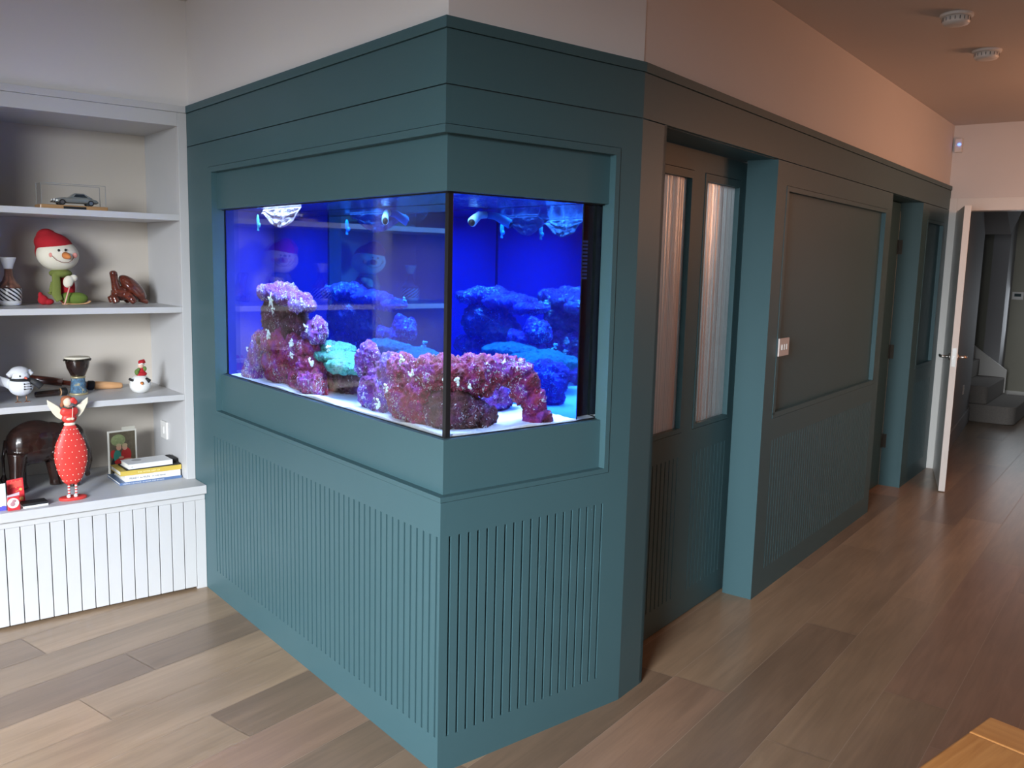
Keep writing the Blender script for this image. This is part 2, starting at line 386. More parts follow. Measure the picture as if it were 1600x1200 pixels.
# ---- sliding glazed door behind the panelling
sd = empty('door_1', FH.P(.75, -.185, 0), kind='structure', rz=A2)
sd['label'] = 'teal sliding door with two tall ribbed glass panes beside the aquarium'
def dpart(name, bl, mat, par=sd):
    o = boxes(name, FH, bl, mat, None); o.parent = par; o.matrix_parent_inverse = par.matrix_basis.inverted(); return o
of, ob = -.165, -.205
PB, PT = .870, 1.906
bl = [(.05, 1.33, ob, of, .005, GB), (.05, 1.33, ob, of, GT, PB - .022), (.05, .365, ob, of, PB - .022, PT + .034), (.747, .852, ob, of, PB - .022, PT + .034), (1.2335, 1.33, ob, of, PB - .022, PT + .034), (.05, 1.33, ob, of, PT + .034, 2.022)]
b2 = []; fluted(b2, .05, .80, of, .003, GB, GT, .035, .0065, .39, .722); bl += [(a, b, max(c, ob), d, e, f_) for a, b, c, d, e, f_ in b2]
b2 = []; fluted(b2, .80, 1.33, of, .004, GB, GT, .035, .0065, .878, 1.21); bl += [(a, b, max(c, ob), d, e, f_) for a, b, c, d, e, f_ in b2]
dpart('door_frame', bl, M['teal'])
for a, b in ((.365, .747), (.852, 1.2335)):
    dpart('glazing_bead', [(a + .002, b - .002, ob, of + .003, PT, PT + .031), (a + .002, b - .002, ob, of + .003, PB - .019, PB), (a + .002, a + .021, ob, of + .003, PB, PT), (b - .021, b - .002, ob, of + .003, PB, PT)], M['teal'])
def ribbed(a, b):
    bm = bmesh.new(); n = 70; w = (b - a) / n
    for i in range(n):
        us = [a + w * (i + t / 4) for t in range(5)]; os = [-.186 + .0007 * math.sin(PI * t / 4) for t in range(5)]
        for k in range(4):
            q = [bm.verts.new(FH.P(us[k], os[k], PB)), bm.verts.new(FH.P(us[k + 1], os[k + 1], PB)), bm.verts.new(FH.P(us[k + 1], os[k + 1], PT)), bm.verts.new(FH.P(us[k], os[k], PT))]
            bm.faces.new(q)
    q = [bm.verts.new(FH.P(u, -.190, z)) for u, z in ((a, PB), (b, PB), (b, PT), (a, PT))]; bm.faces.new(q)
    m, nt, out = M['ribmat']
    o = finish('ribbed_glass_pane', bm, m, None); o.parent = sd; o.matrix_parent_inverse = sd.matrix_basis.inverted()
def rib_material():
    m, nt, out = new_mat('ribbed_obscure_glass')
    t = N(nt, 'ShaderNodeBsdfTranslucent'); t.inputs[0].default_value = (.62, .66, .68, 1)
    g = N(nt, 'ShaderNodeBsdfGlossy'); g.inputs['Roughness'].default_value = .34; g.inputs[0].default_value = (.9, .9, .9, 1)
    d = N(nt, 'ShaderNodeBsdfDiffuse'); d.inputs[0].default_value = (.40, .43, .45, 1)
    m1 = N(nt, 'ShaderNodeMixShader'); m1.inputs[0].default_value = .35; nt.links.new(t.outputs[0], m1.inputs[1]); nt.links.new(d.outputs[0], m1.inputs[2])
    lw = N(nt, 'ShaderNodeLayerWeight'); lw.inputs[0].default_value = .35
    m2 = N(nt, 'ShaderNodeMixShader'); nt.links.new(lw.outputs['Fresnel'], m2.inputs[0]); nt.links.new(m1.outputs[0], m2.inputs[1]); nt.links.new(g.outputs[0], m2.inputs[2])
    nt.links.new(m2.outputs[0], out.inputs[0]); return m, nt, out
M['ribmat'] = rib_material()
ribbed(.386, .726); ribbed(.873, 1.2145)
# utility room behind the sliding door
boxes('wall_utility', FH, [(.50, 3.0, -1.75, -1.70, 0, CEIL), (2.9, 3.0, -1.7, -.3, 0, CEIL), ], M['wall'], kind='structure')
boxes('wall_utility_side', WF, [(.80, .84, .26, 2.5, 0, CEIL)], M['wall'], kind='structure')

# ---- hinged flush door in the second recess
d2 = empty('door_2', FH.P(3.62, -.16, 0), kind='structure', rz=A2)
d2['label'] = 'teal flush door set in the second recess along the hallway panelling'
dpart('door_leaf', [(3.205, 4.018, -.185, -.145, .004, 2.022)], M['teal'], d2)
dpart('white_edge_strip', [(4.0185, 4.0315, -.160, -.146, .004, 1.97)], M['white'], d2)
for z in (.33, .98, 1.72):
    h = dpart('hinge', [(3.998, 4.024, -.146, -.138, z - .05, z + .05), (4.0195, 4.0255, -.146, -.115, z - .05, z + .05)], M['bronze'], d2)
# ---- end wall, white frame and open white door
boxes('wall_end', FD, [(-.32, -.012, -.12, 0, 0, CEIL), (.94, 4.35, -.12, 0, 0, CEIL), (-.012, .94, -.12, 0, 2.105, CEIL)], M['wall'], kind='structure')
boxes('trim_1', FD, [(-.012, .052, -.13, .012, 0, 2.115), (.872, .94, -.13, .012, 0, 2.115), (.052, .872, -.13, .012, 2.02, 2.115), (.052, .062, -.09, -.07, 0, 2.02)], M['white'], kind='structure', bevel=.002)
hinge = FH.P(4.865, .052, 0); free = FH.P(4.098, .245, 0)
dv = (free - hinge); dl = dv.length; dv.normalize(); dn = Vector((-dv.y, dv.x, 0))
if dn.dot(FH.n) < 0: dn = -dn
FO = Fr(hinge[:2], dv[:2], dn[:2])                       # door leaf frame: u from hinge, o away from panelling
d3 = empty('door_3', (hinge + free) / 2, kind='structure')
d3['label'] = 'white panelled door standing open at the end of the hallway'
def opart(name, bl, mat, par=d3, bevel=0):
    o = boxes(name, FO, bl, mat, None, bevel=bevel); o.parent = par; o.matrix_parent_inverse = Matrix.Translation(par.location).inverted(); return o
opart('door_leaf', [(0, dl, 0, .042, .006, 2.008)], M['white'], bevel=.002)
opart('latch_plate', [(dl, dl + .0015, .008, .034, .90, 1.03)], M['chrome'])
opart('latch_bolt', [(dl + .0014, dl + .012, .015, .027, .955, .975)], M['chrome'])
for sgn, o0 in ((-1, 0), (1, .042)):
    bm = bmesh.new()
    P = lambda u, o, z: FO.P(u, o0 + sgn * o, z)
    add_tube(bm, [P(dl - .06, 0, .965), P(dl - .06, .01, .965)], [.026, .026], 20)
    add_tube(bm, [P(dl - .06, .01, .965), P(dl - .06, .048, .965), P(dl - .06, .056, .965), P(dl - .078, .060, .965), P(dl - .17, .060, .965)], [.009, .009, .010, .010, .008], 12)
    o = finish('door_handle', bm, M['chrome'], None, True); o.parent = d3; o.matrix_parent_inverse = Matrix.Translation(d3.location).inverted()
# ---- hall beyond
hA = FH.P(5.012, .05, 0); hB = FH.P(7.60, -.17, 0); hv = (hB - hA); HL = hv.length; hv.normalize()
FW = Fr(hA[:2], hv[:2], (hv.y, -hv.x))                  # left wall of the hall runs slightly askew
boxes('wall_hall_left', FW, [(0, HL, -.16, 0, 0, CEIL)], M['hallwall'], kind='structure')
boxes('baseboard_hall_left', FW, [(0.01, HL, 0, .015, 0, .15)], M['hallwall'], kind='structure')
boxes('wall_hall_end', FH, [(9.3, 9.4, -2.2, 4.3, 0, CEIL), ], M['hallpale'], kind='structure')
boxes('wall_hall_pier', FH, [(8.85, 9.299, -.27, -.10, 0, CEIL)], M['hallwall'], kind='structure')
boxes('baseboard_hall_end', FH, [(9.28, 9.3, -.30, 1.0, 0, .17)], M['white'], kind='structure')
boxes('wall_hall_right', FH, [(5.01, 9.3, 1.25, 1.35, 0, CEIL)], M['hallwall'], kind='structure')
bm = bmesh.new()
for o0, o1 in ((-1.6, .06),):
    q = [FH.P(5.2, o0, 2.66), FH.P(5.2, o1, 2.66), FH.P(7.5, o1, 1.55 + .55), FH.P(7.5, o0, 2.1)]
    q = [FH.P(6.4, o1, 2.66), FH.P(7.62, o1, 1.95), FH.P(9.3, o1, 2.66)]
    a = [bm.verts.new(v) for v in q]; b = [bm.verts.new(v + FH.n * -1.2) for v in q]
    bm.faces.new(a); bm.faces.new(b[::-1])
    for i in range(3): bm.faces.new((a[i], a[(i + 1) % 3], b[(i + 1) % 3], b[i]))
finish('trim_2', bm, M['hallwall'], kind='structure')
# carpeted stairs climbing away to the left
st = empty('staircase', FH.P(8.2, -.2, 0), 'grey carpeted staircase at the far end of the dark hall', 'stairs')
def step(i):
    bm = bmesh.new(); z0, z1 = .19 * i, .19 * (i + 1); o1 = .26 - .27 * i; s0 = 7.64 if i else 7.62
    ol = []
    n = 8; r = .10 if i == 0 else .04
    pts = [(s0, -2.0), (s0, o1 - r)] + [(s0 + r - r * math.cos(t * PI / 2 / n), o1 - r + r * math.sin(t * PI / 2 / n)) for t in range(1, n + 1)] + [(8.75, o1), (8.75, -2.0)]
    a = [bm.verts.new(FH.P(s, o, z0)) for s, o in pts]; b = [bm.verts.new(FH.P(s, o, z1)) for s, o in pts]
    bm.faces.new(a[::-1]); bm.faces.new(b)
    for k in range(len(a)): bm.faces.new((a[k], a[(k + 1) % len(a)], b[(k + 1) % len(a)], b[k]))
    o = finish('step', bm, M['carpet'], None, bevel=.012); o.parent = st; o.matrix_parent_inverse = Matrix.Translation(st.location).inverted()
for i in range(7): step(i)
bm = bmesh.new()
q = [(8.76, .02, .38), (8.76, .02, .30), (8.76, -1.9, 1.75), (8.76, -1.9, 2.05)]
q = [(8.755, .00, .20), (8.755, .00, .46), (8.755, -1.9, 1.85), (8.755, -1.9, .20)]
a = [bm.verts.new(FH.P(*p)) for p in q]; b = [bm.verts.new(FH.P(p[0] + .03, p[1], p[2])) for p in q]
bm.faces.new(a); bm.faces.new(b[::-1])
for k in range(4): bm.faces.new((a[k], a[(k + 1) % 4], b[(k + 1) % 4], b[k]))
o = finish('string_board', bm, M['white'], None); o.parent = st; o.matrix_parent_inverse = Matrix.Translation(st.location).inverted()

# ================================================================== FITTINGS ON WALLS AND CEILING
def plate(name, fr, u, o, z, w, h, label, cat, rock, mat=M['plastic'], rmat=M['plastic'], t=.008):
    e = empty(name, fr.P(u, o, z), label, cat)
    def pp(nm, bl, mt, bev=0):
        ob_ = boxes(nm, fr, bl, mt, None, bevel=bev); ob_.parent = e; ob_.matrix_parent_inverse = Matrix.Translation(e.location).inverted()
    pp('face_plate', [(u - w / 2, u + w / 2, o, o + t, z - h / 2, z + h / 2)], mat, .002)
    for (du, dz, rw, rh) in rock: pp('rocker', [(u + du - rw / 2, u + du + rw / 2, o + t, o + t + .004, z + dz - rh / 2, z + dz + rh / 2)], rmat, .001)
plate('light_switch', FH, 1.432, 0.003, 1.186, .130, .084, 'square pale light switch plate with three rockers on the teal hallway panelling', 'light switch', [(-.03, 0, .014, .026), (0, 0, .014, .026), (.03, 0, .014, .026)], paint('satin_nickel', (.62, .56, .54), .35, metal=.3), M['plastic'])
plate('wall_socket', FW, 1.75, 0, .43, .09, .09, 'small pale socket low on the left wall of the dark hall', 'socket', [(0, 0, .03, .03)])
plate('thermostat', FH, 9.05, 0, 0, .0, .0, '', '', []) if False else None
e = empty('thermostat', FH.P(9.30, -.03, 1.30), 'small white thermostat box on the far wall of the hall', 'thermostat')
for nm, bl, mt in (('housing', [(-.06, .06, 0, .02, -.045, .045)], M['plastic']), ('display', [(-.035, .035, .02, .022, -.01, .025)], M['gap'])):
    bm = bmesh.new(); f_ = Fr((0, 0), (FH.n.x, FH.n.y), (-FH.d.x, -FH.d.y))
    for b in bl: bm_box(bm, f_, *b)
    finish(nm, bm, mt, e, bevel=.003 if nm == 'housing' else 0)
FQ = Fr((-.04, 0), (0, 1), (-1, 0))
plate('wall_switch', FQ, 2.335, 0, .690, .088, .086, 'white square switch on the inner side of the bookcase above the books', 'light switch', [(0, .0, .022, .036)], t=.010)
for i, (s, o, lab) in enumerate(((1.70, .575, 'white round smoke detector on the ceiling, the nearer of the pair'), (2.46, .575, 'white round smoke detector on the ceiling, the farther of the pair'))):
    p = FH.P(s, o, CEIL); e = empty('smoke_detector', p, lab, 'smoke detector', group='ceiling detectors')
    bm = bmesh.new(); add_lathe(bm, [(.068, 0), (.068, -.012), (.060, -.014)], 36); finish('mounting_base', bm, M['plastic'], e, False, bevel=.002)
    bm = bmesh.new(); add_lathe(bm, [(.056, -.014), (.056, -.034), (.050, -.043), (.03, -.046), (.002, -.046)], 36); finish('sensor_head', bm, M['plastic'], e, True)
    bm = bmesh.new()
    for k in range(18):
        t = 2 * PI * k / 18; add_tube(bm, [(.0555 * math.cos(t), .0555 * math.sin(t), -.018), (.0555 * math.cos(t), .0555 * math.sin(t), -.032)], [.0018, .0018], 6)
    finish('vent_slots', bm, M['gap'], e)
e = empty('motion_sensor', FD.P(.03, 0, 2.50), 'white motion sensor with a blue light in the corner above the end door', 'sensor')
def rel(name, fr, bl, mt, e, bev=0):
    o = boxes(name, fr, bl, mt, None, bevel=bev); o.parent = e; o.matrix_parent_inverse = Matrix.Translation(e.location).inverted(); return o
rel('housing', FD, [(.0, .055, 0, .045, 2.455, 2.56)], M['plastic'], e, .008)
bm = bmesh.new(); add_ell(bm, (0, 0, 0), (.013, .013, .010)); o = finish('status_light', bm, emit('blue_led', (.15, .25, 1), 3.0), e, True); o.location = FD.P(.035, .046, 2.512) - e.location

# ================================================================== BOOKCASE WALL
SH = (1.7135, 1.2975, .8905); ST = .0135   # shelf centre heights, half thickness
bc = empty('bookcase', (-.5, 2.3, .497), 'pale grey built-in bookcase with three shelves standing left of the teal cabinet', 'bookcase')
def bpart(name, bl, mat=M['shelf'], bev=.0015, e=bc):
    o = boxes(name, WF, bl, mat, None, bevel=bev); o.parent = e; o.matrix_parent_inverse = Matrix.Translation(e.location).inverted(); return o
XR = -.04; YB = 2.52
bpart('stile', [(-.04, 0, 2.04, 2.06, .4975, 2.175)]); bpart('stile', [(-.965, -.865, 2.04, 2.06, .4975, 2.175)])
bpart('stile', [(-2.05, -1.95, 2.04, 2.06, .4975, 2.175)])
bpart('head_rail', [(-.8648, -.0402, 2.04, 2.06, 2.115, 2.1748)]); bpart('head_rail', [(-1.9498, -.9652, 2.04, 2.06, 2.115, 2.1748)])
bpart('crown_moulding', [(-4.7, -.0005, 2.032, 2.059, 2.1752, 2.205)])
bpart('side_panel', [(-.04, -.02, 2.06, YB, .4975, 2.16)], M['shelf']); bpart('side_panel', [(-.965, -.865, 2.0602, YB, .4975, 2.16)], M['shelf']); bpart('side_panel', [(-2.05, -1.95, 2.0602, YB, .4975, 2.16)], M['shelf'])
bpart('back_panel', [(-2.05, -.02, YB, YB + .02, .4975, 2.16)], M['shelfin']); bpart('top_panel', [(-2.05, -.02, 2.06, YB, 2.115, 2.16)], M['shelf'])
for z in SH:
    bpart('shelf', [(-.865, -.0402, 2.042, YB, z - ST, z + ST)]); bpart('shelf', [(-1.95, -.965, 2.042, YB, z - ST, z + ST)])
wt = boxes('worktop', WF, [(-4.7, -.0008, 1.895, 2.54, .457, .497)], M['shelf'], bevel=.002); tag(wt, 'pale grey worktop ledge under the bookcase, angel and books on it', 'worktop')
base = empty('base_cupboard', (-1, 2.2, 0), 'low pale cupboard front of wide vertical boards beneath the bookcase ledge', 'cupboard')
bl = []
x = -.047
while x > -4.6:
    bl.append((x - .0515, x, 1.920, 1.936, .012, .425)); x -= .0553
bpart('planked_front', bl, M['shelf'], .0012, base)
bpart('filler_strip', [(-.045, -.0008, 1.9195, 1.94, 0, .425)], M['shelf'], .001, base)
bpart('top_rail', [(-4.6, -.0008, 1.922, 1.94, .4255, .4568)], M['shelf'], .001, base)
bpart('backing', [(-4.6, -.047, 1.937, 1.95, .012, .45)], M['gap'], 0, base)
bpart('plinth', [(-4.6, -.047, 1.97, 1.99, 0, .012)], M['black'], 0, base)

# ================================================================== AQUARIUM
aq = empty('aquarium', (.33, .9, 1.0), 'glass corner aquarium lit vivid blue inside the teal cabinet', 'aquarium')
def apart(name, bl, mat, bev=0, mi=None):
    o = boxes(name, WF, bl, mat, None, bevel=bev); o.parent = aq; o.matrix_parent_inverse = Matrix.Translation(aq.location).inverted(); return o
G0, G1 = .045, .055
apart('glass_panel', [(G0, G1 - .0008, G0 + .011, 1.76, .99, 1.79)], M['glass'])
apart('glass_panel', [(G0 + .011, .68, G0, G1 - .0008, .99, 1.79)], M['glass'])
apart('corner_seam', [(G0 - .0005, G0 + .0165, G0 - .0005, G0 + .0165, .99, 1.79)], M['black'], .001)
for z_ in (WB, WT):
    apart('glazing_gasket', [(G0 - .003, G0, G0, 1.76, z_ - .004, z_ + .003)], M['black'])
    apart('glazing_gasket', [(G0, .68, G0 - .003, G0, z_ - .004, z_ + .003)], M['black'])
XW, YW, ZW = .672, 1.760, 1.742
def blue_panel_mat():
    m, nt, out = new_mat('glossy_blue_backing')
    d = N(nt, 'ShaderNodeBsdfDiffuse'); d.inputs[0].default_value = (.0004, .004, .13, 1)
    g = N(nt, 'ShaderNodeBsdfGlossy'); g.inputs[0].default_value = (.07, .40, 1, 1); g.inputs['Roughness'].default_value = .02
    mx = N(nt, 'ShaderNodeMixShader'); mx.inputs[0].default_value = .55
    tc = N(nt, 'ShaderNodeTexCoord'); nz = N(nt, 'ShaderNodeTexNoise'); nz.inputs['Scale'].default_value = 3
    r = N(nt, 'ShaderNodeMapRange'); r.inputs[3].default_value = .52; r.inputs[4].default_value = .62
    nt.links.new(tc.outputs['Object'], nz.inputs['Vector']); nt.links.new(nz.outputs[0], r.inputs[0]); nt.links.new(r.outputs[0], mx.inputs[0])
    nt.links.new(d.outputs[0], mx.inputs[1]); nt.links.new(g.outputs[0], mx.inputs[2]); nt.links.new(mx.outputs[0], out.inputs[0]); return m
M['blue'] = blue_panel_mat()
apart('back_panel', [(.585, .590, .062, 1.745, .99, 1.7415)], M['blue'])
apart('end_panel', [(.062, .584, 1.745, 1.750, .99, 1.7415)], paint('matt_blue_backing', (.0006, .004, .24), .8, .1, 4))
apart('overflow_box', [(.591, .665, .11, .45, .99, 1.7415)], paint('navy_black_plastic', (.003, .005, .022), .85, spec=.1))
bl = [(.612 + .0 * k, .640, .1075, .1095, 1.50 + .012 * k, 1.507 + .012 * k) for k in range(11)]
apart('overflow_comb', bl, paint('blue_comb_plastic', (.05, .15, .6), .4))
# water: refracting sides, rippled top
def water():
    m, nt, out = new_mat('aquarium_water')
    g = N(nt, 'ShaderNodeBsdfGlass'); g.inputs['IOR'].default_value = 1.33; g.inputs['Roughness'].default_value = 0
    va = N(nt, 'ShaderNodeVolumeAbsorption'); va.inputs[0].default_value = (.30, .62, 1, 1); va.inputs[1].default_value = .35
    nt.links.new(g.outputs[0], out.inputs[0]); nt.links.new(va.outputs[0], out.inputs[1])
    m2, nt, out = new_mat('water_surface_ripples')
    t = N(nt, 'ShaderNodeBsdfTransparent'); gl = N(nt, 'ShaderNodeBsdfGlossy'); gl.inputs['Roughness'].default_value = .02
    fr = N(nt, 'ShaderNodeFresnel'); fr.inputs[0].default_value = 1.33
    tc = N(nt, 'ShaderNodeTexCoord'); nz = N(nt, 'ShaderNodeTexNoise'); nz.inputs['Scale'].default_value = 26; nz.inputs['Detail'].default_value = 2; nz.inputs['Distortion'].default_value = 1.5
    bp = N(nt, 'ShaderNodeBump'); bp.inputs['Strength'].default_value = .6; bp.inputs['Distance'].default_value = .012
    nt.links.new(tc.outputs['Object'], nz.inputs['Vector']); nt.links.new(nz.outputs[0], bp.inputs['Height'])
    nt.links.new(bp.outputs[0], gl.inputs['Normal'])
    mx = N(nt, 'ShaderNodeMixShader'); nt.links.new(fr.outputs[0], mx.inputs[0]); nt.links.new(t.outputs[0], mx.inputs[1]); nt.links.new(gl.outputs[0], mx.inputs[2])
    nt.links.new(mx.outputs[0], out.inputs[0])
    va = N(nt, 'ShaderNodeVolumeAbsorption'); va.inputs[0].default_value = (.30, .62, 1, 1); va.inputs[1].default_value = .35
    nt.links.new(va.outputs[0], out.inputs[1])
    bm = bmesh.new(); bm_box(bm, WF, G1, XW, G1, YW, .995, ZW)
    for f in bm.faces:
        if f.calc_center_median().z > ZW - .001: f.material_index = 1
    o = finish('water', bm, [m, m2]); tag(o, 'clear blue-lit water filling the aquarium', 'water', kind='stuff')
water()
# sand
def sand():
    m = paint('white_coral_sand', (.84, .88, .86), .9, .08, 120, .8, 900)
    bm = bmesh.new(); nx, ny = 60, 160; x0, x1, y0, y1 = G1 + .0006, .584, G1 + .0006, 1.743
    g = [[None] * (ny + 1) for _ in range(nx + 1)]
    for i in range(nx + 1):
        for j in range(ny + 1):
            x = x0 + (x1 - x0) * i / nx; y = y0 + (y1 - y0) * j / ny
            z = 1.036 + .010 * noise.noise((x * 6, y * 6, 0)) + .003 * noise.noise((x * 30, y * 30, 4)) - .008 * max(0, (y - .9) / .9)
            g[i][j] = bm.verts.new((x, y, z))
    for i in range(nx):
        for j in range(ny): bm.faces.new((g[i][j], g[i + 1][j], g[i + 1][j + 1], g[i][j + 1]))
    # strip beside the overflow box
    a = [bm.verts.new(v) for v in ((.584, y0, 1.032), (.668, y0, 1.034), (.668, .11, 1.038), (.584, .11, 1.034))]; bm.faces.new(a)
    # skirt down to the tank floor
    rim = [g[i][0] for i in range(nx + 1)] + [g[nx][j] for j in range(1, ny + 1)] + [g[i][ny] for i in range(nx - 1, -1, -1)] + [g[0][j] for j in range(ny - 1, 0, -1)]
    low = [bm.verts.new((v.co.x, v.co.y, .997)) for v in rim]
    for k in range(len(rim)):
        k2 = (k + 1) % len(rim); bm.faces.new((rim[k], rim[k2], low[k2], low[k]))
    o = finish('sand', bm, m, None, True); tag(o, 'bright white sand bed covering the aquarium floor', 'sand', kind='stuff')
sand()
# hood light fixture (real lamp body above the water)
e = empty('aquarium_light', (.30, .90, 1.83), 'long slim light bar hidden in the hood above the aquarium water', 'light')
bm = bmesh.new(); bm_box(bm, WF, -.21, .21, -.79, .79, -.015, .015); finish('housing', bm, M['chrome'], e, bevel=.004)

# ---- rocks
def rock_mat(name, cols, white=.5, scale=16, wcol=(.55, .62, .60)):
    m, nt, out = new_mat(name)
    b = N(nt, 'ShaderNodeBsdfPrincipled'); nt.links.new(b.outputs[0], out.inputs[0]); b.inputs['Roughness'].default_value = .7
    tc = N(nt, 'ShaderNodeTexCoord')
    n1 = N(nt, 'ShaderNodeTexNoise'); n1.inputs['Scale'].default_value = scale; n1.inputs['Detail'].default_value = 5; nt.links.new(tc.outputs['Object'], n1.inputs['Vector'])
    r = N(nt, 'ShaderNodeValToRGB'); el = r.color_ramp.elements
    while len(el) < len(cols): el.new(.5)
    for i, c in enumerate(cols): el[i].position = .30 + .40 * i / (len(cols) - 1); el[i].color = (*c, 1)
    nt.links.new(n1.outputs[0], r.inputs[0])
    n2 = N(nt, 'ShaderNodeTexNoise'); n2.inputs['Scale'].default_value = 95; n2.inputs['Detail'].default_value = 5; n2.inputs['Distortion'].default_value = 1.2; nt.links.new(tc.outputs['Object'], n2.inputs['Vector'])
    n3 = N(nt, 'ShaderNodeTexNoise'); n3.inputs['Scale'].default_value = 9; n3.inputs['Detail'].default_value = 2; nt.links.new(tc.outputs['Object'], n3.inputs['Vector'])
    ge = N(nt, 'ShaderNodeNewGeometry'); sx = N(nt, 'ShaderNodeSeparateXYZ'); nt.links.new(ge.outputs['Normal'], sx.inputs[0])
    a1 = N(nt, 'ShaderNodeMath', operation='MULTIPLY_ADD'); nt.links.new(n3.outputs[0], a1.inputs[0]); a1.inputs[1].default_value = .45; nt.links.new(n2.outputs[0], a1.inputs[2])
    mr = N(nt, 'ShaderNodeMapRange'); mr.inputs[1].default_value = 1.0 - white * .30; mr.inputs[2].default_value = 1.04 - white * .30; nt.links.new(a1.outputs[0], mr.inputs[0])
    mx = N(nt, 'ShaderNodeMix', data_type='RGBA'); nt.links.new(mr.outputs[0], mx.inputs[0]); nt.links.new(r.outputs[0], mx.inputs[6]); mx.inputs[7].default_value = (*wcol, 1)
    nt.links.new(mx.outputs[2], b.inputs['Base Color'])
    bp = N(nt, 'ShaderNodeBump'); bp.inputs['Strength'].default_value = 1; bp.inputs['Distance'].default_value = .012
    nt.links.new(n2.outputs[0], bp.inputs['Height']); nt.links.new(bp.outputs[0], b.inputs['Normal'])
    return m
RP = rock_mat('purple_crusted_rock', [(.09, .015, .05), (.17, .02, .19), (.12, .035, .34), (.08, .07, .42)], .60)
RM = rock_mat('maroon_rock', [(.08, .02, .015), (.24, .02, .05), (.24, .02, .17), (.17, .035, .34)], .52)
RB = rock_mat('brown_rock', [(.05, .02, .015), (.10, .035, .03), (.13, .025, .06), (.11, .05, .17)], .45)
RT = rock_mat('turquoise_plate_coral', [(.02, .12, .08), (.03, .20, .13), (.035, .24, .15), (.07, .26, .17)], .62, 22, (.01, .04, .06))
WC = paint('pale_coral_crust', (.70, .80, .62), .8, .15, 40, .6, 300)
def rock(name, pts, mat, label, seed, rough=.020, sub=None, flat=None, group='live rocks in the aquarium', cat='rock'):
    """pts: list of (centre, radii) lumps fused into one craggy rock; world metres"""
    c0 = Vector(pts[0][0]); bm = bmesh.new()
    for c, r in pts: add_ell(bm, Vector(c) - c0, r, seg=24, ring=16)
    o = finish(name, bm, mat, None, True); o.location = c0
    rm = o.modifiers.new('remesh', 'REMESH'); rm.mode = 'VOXEL'; rm.voxel_size = .0038
    dep = bpy.context.evaluated_depsgraph_get(); bpy.context.view_layer.update(); dep = bpy.context.evaluated_depsgraph_get()
    me = bpy.data.meshes.new_from_object(o.evaluated_get(dep)); o.modifiers.clear(); old = o.data; o.data = me; bpy.data.meshes.remove(old)
    me.name = name
    nrm = [v.normal.copy() for v in me.vertices]
    sd_ = Vector((seed * 3.1, seed * 1.7, seed * 2.3))
    for v, n in zip(me.vertices, nrm):
        p = v.co + sd_
        d = noise.fractal(p * 14, 1.0, 2.1, 4) * rough + (.5 - abs(noise.noise(p * 30))) * rough * .75 + (.4 - abs(noise.noise(p * 64))) * rough * .75 + noise.noise(p * 120) * rough * .25
        v.co += n * d
    for p in me.polygons: p.use_smooth = True
    me.materials.clear(); me.materials.append(mat)
    tag(o, label, cat, group)
    return o
RK = {}
RK['foot'] = rock('live_rock', [((.19, 1.58, 1.09), (.05, .06, .09)), ((.17, 1.60, 1.05), (.06, .07, .05)), ((.20, 1.55, 1.17), (.035, .05, .04))], RP, 'narrow purple rock leg at the far left end of the aquarium', 1)
RK['base'] = rock('live_rock', [((.25, 1.30, 1.10), (.10, .24, .085)), ((.22, 1.12, 1.10), (.09, .14, .09)), ((.26, 1.42, 1.19), (.12, .20, .045)), ((.24, 1.18, 1.18), (.10, .15, .05)), ((.16, 1.02, 1.07), (.06, .09, .05))], RM, 'large maroon base rock of the left rock tower in the aquarium', 2, .024)
RK['pillar'] = rock('live_rock', [((.30, 1.36, 1.30), (.09, .15, .07)), ((.28, 1.28, 1.27), (.08, .12, .06)), ((.24, 1.46, 1.30), (.05, .07, .09))], RB, 'brown pillar rock in the middle of the left rock tower', 3, .020)
RK['cap'] = rock('live_rock', [((.27, 1.42, 1.400), (.13, .15, .032)), ((.24, 1.27, 1.385), (.12, .14, .026)), ((.20, 1.14, 1.362), (.08, .09, .016))], RP, 'flat purple crusted cap rock on top of the left rock tower', 4, .017)
RK['ball'] = rock('live_rock', [((.22, 1.03, 1.265), (.055, .065, .048)), ((.26, 1.10, 1.24), (.05, .08, .03))], RP, 'rounded violet rock lump right of the left rock tower', 5, .018)
RK['plate'] = rock('plate_coral', [((.30, .93, 1.175), (.13, .20, .024)), ((.24, .84, 1.155), (.10, .13, .026)), ((.36, 1.02, 1.20), (.12, .12, .022)), ((.33, .78, 1.165), (.10, .08, .018))], RT, 'bright turquoise flat coral plate between the two rock groups', 6, .010, group=None, cat='coral')
RK['prop'] = rock('live_rock', [((.42, 1.02, 1.08), (.09, .15, .07)), ((.36, .95, 1.10), (.08, .12, .06))], RB, 'dark rock under the turquoise plate at the back of the aquarium', 7, .02)
RK['near1'] = rock('live_rock', [((.17, .56, 1.10), (.07, .085, .08)), ((.17, .62, 1.20), (.05, .055, .06)), ((.19, .50, 1.16), (.05, .06, .06))], RP, 'purple rock with a raised knob left of the near rock pile', 8, .020)
RK['near2'] = rock('live_rock', [((.14, .32, 1.11), (.07, .12, .085)), ((.15, .37, 1.19), (.055, .08, .06)), ((.15, .28, 1.06), (.07, .10, .045))], RM, 'large maroon rock at the front of the near rock pile', 9, .022)
RK['bridge'] = rock('live_rock', [((.22, .17, 1.195), (.10, .06, .055)), ((.33, .155, 1.20), (.09, .05, .045)), ((.16, .22, 1.20), (.07, .08, .05)), ((.40, .14, 1.15), (.05, .045, .05)), ((.435, .125, 1.09), (.042, .04, .055)), ((.45, .115, 1.045), (.048, .04, .028))], RM, 'reddish purple arching rock behind the short aquarium window', 10, .020)
RK['low'] = rock('live_rock', [((.17, .175, 1.085), (.075, .06, .06)), ((.24, .20, 1.06), (.06, .06, .04))], RB, 'dark low rock under the left end of the arching rock', 11, .018)
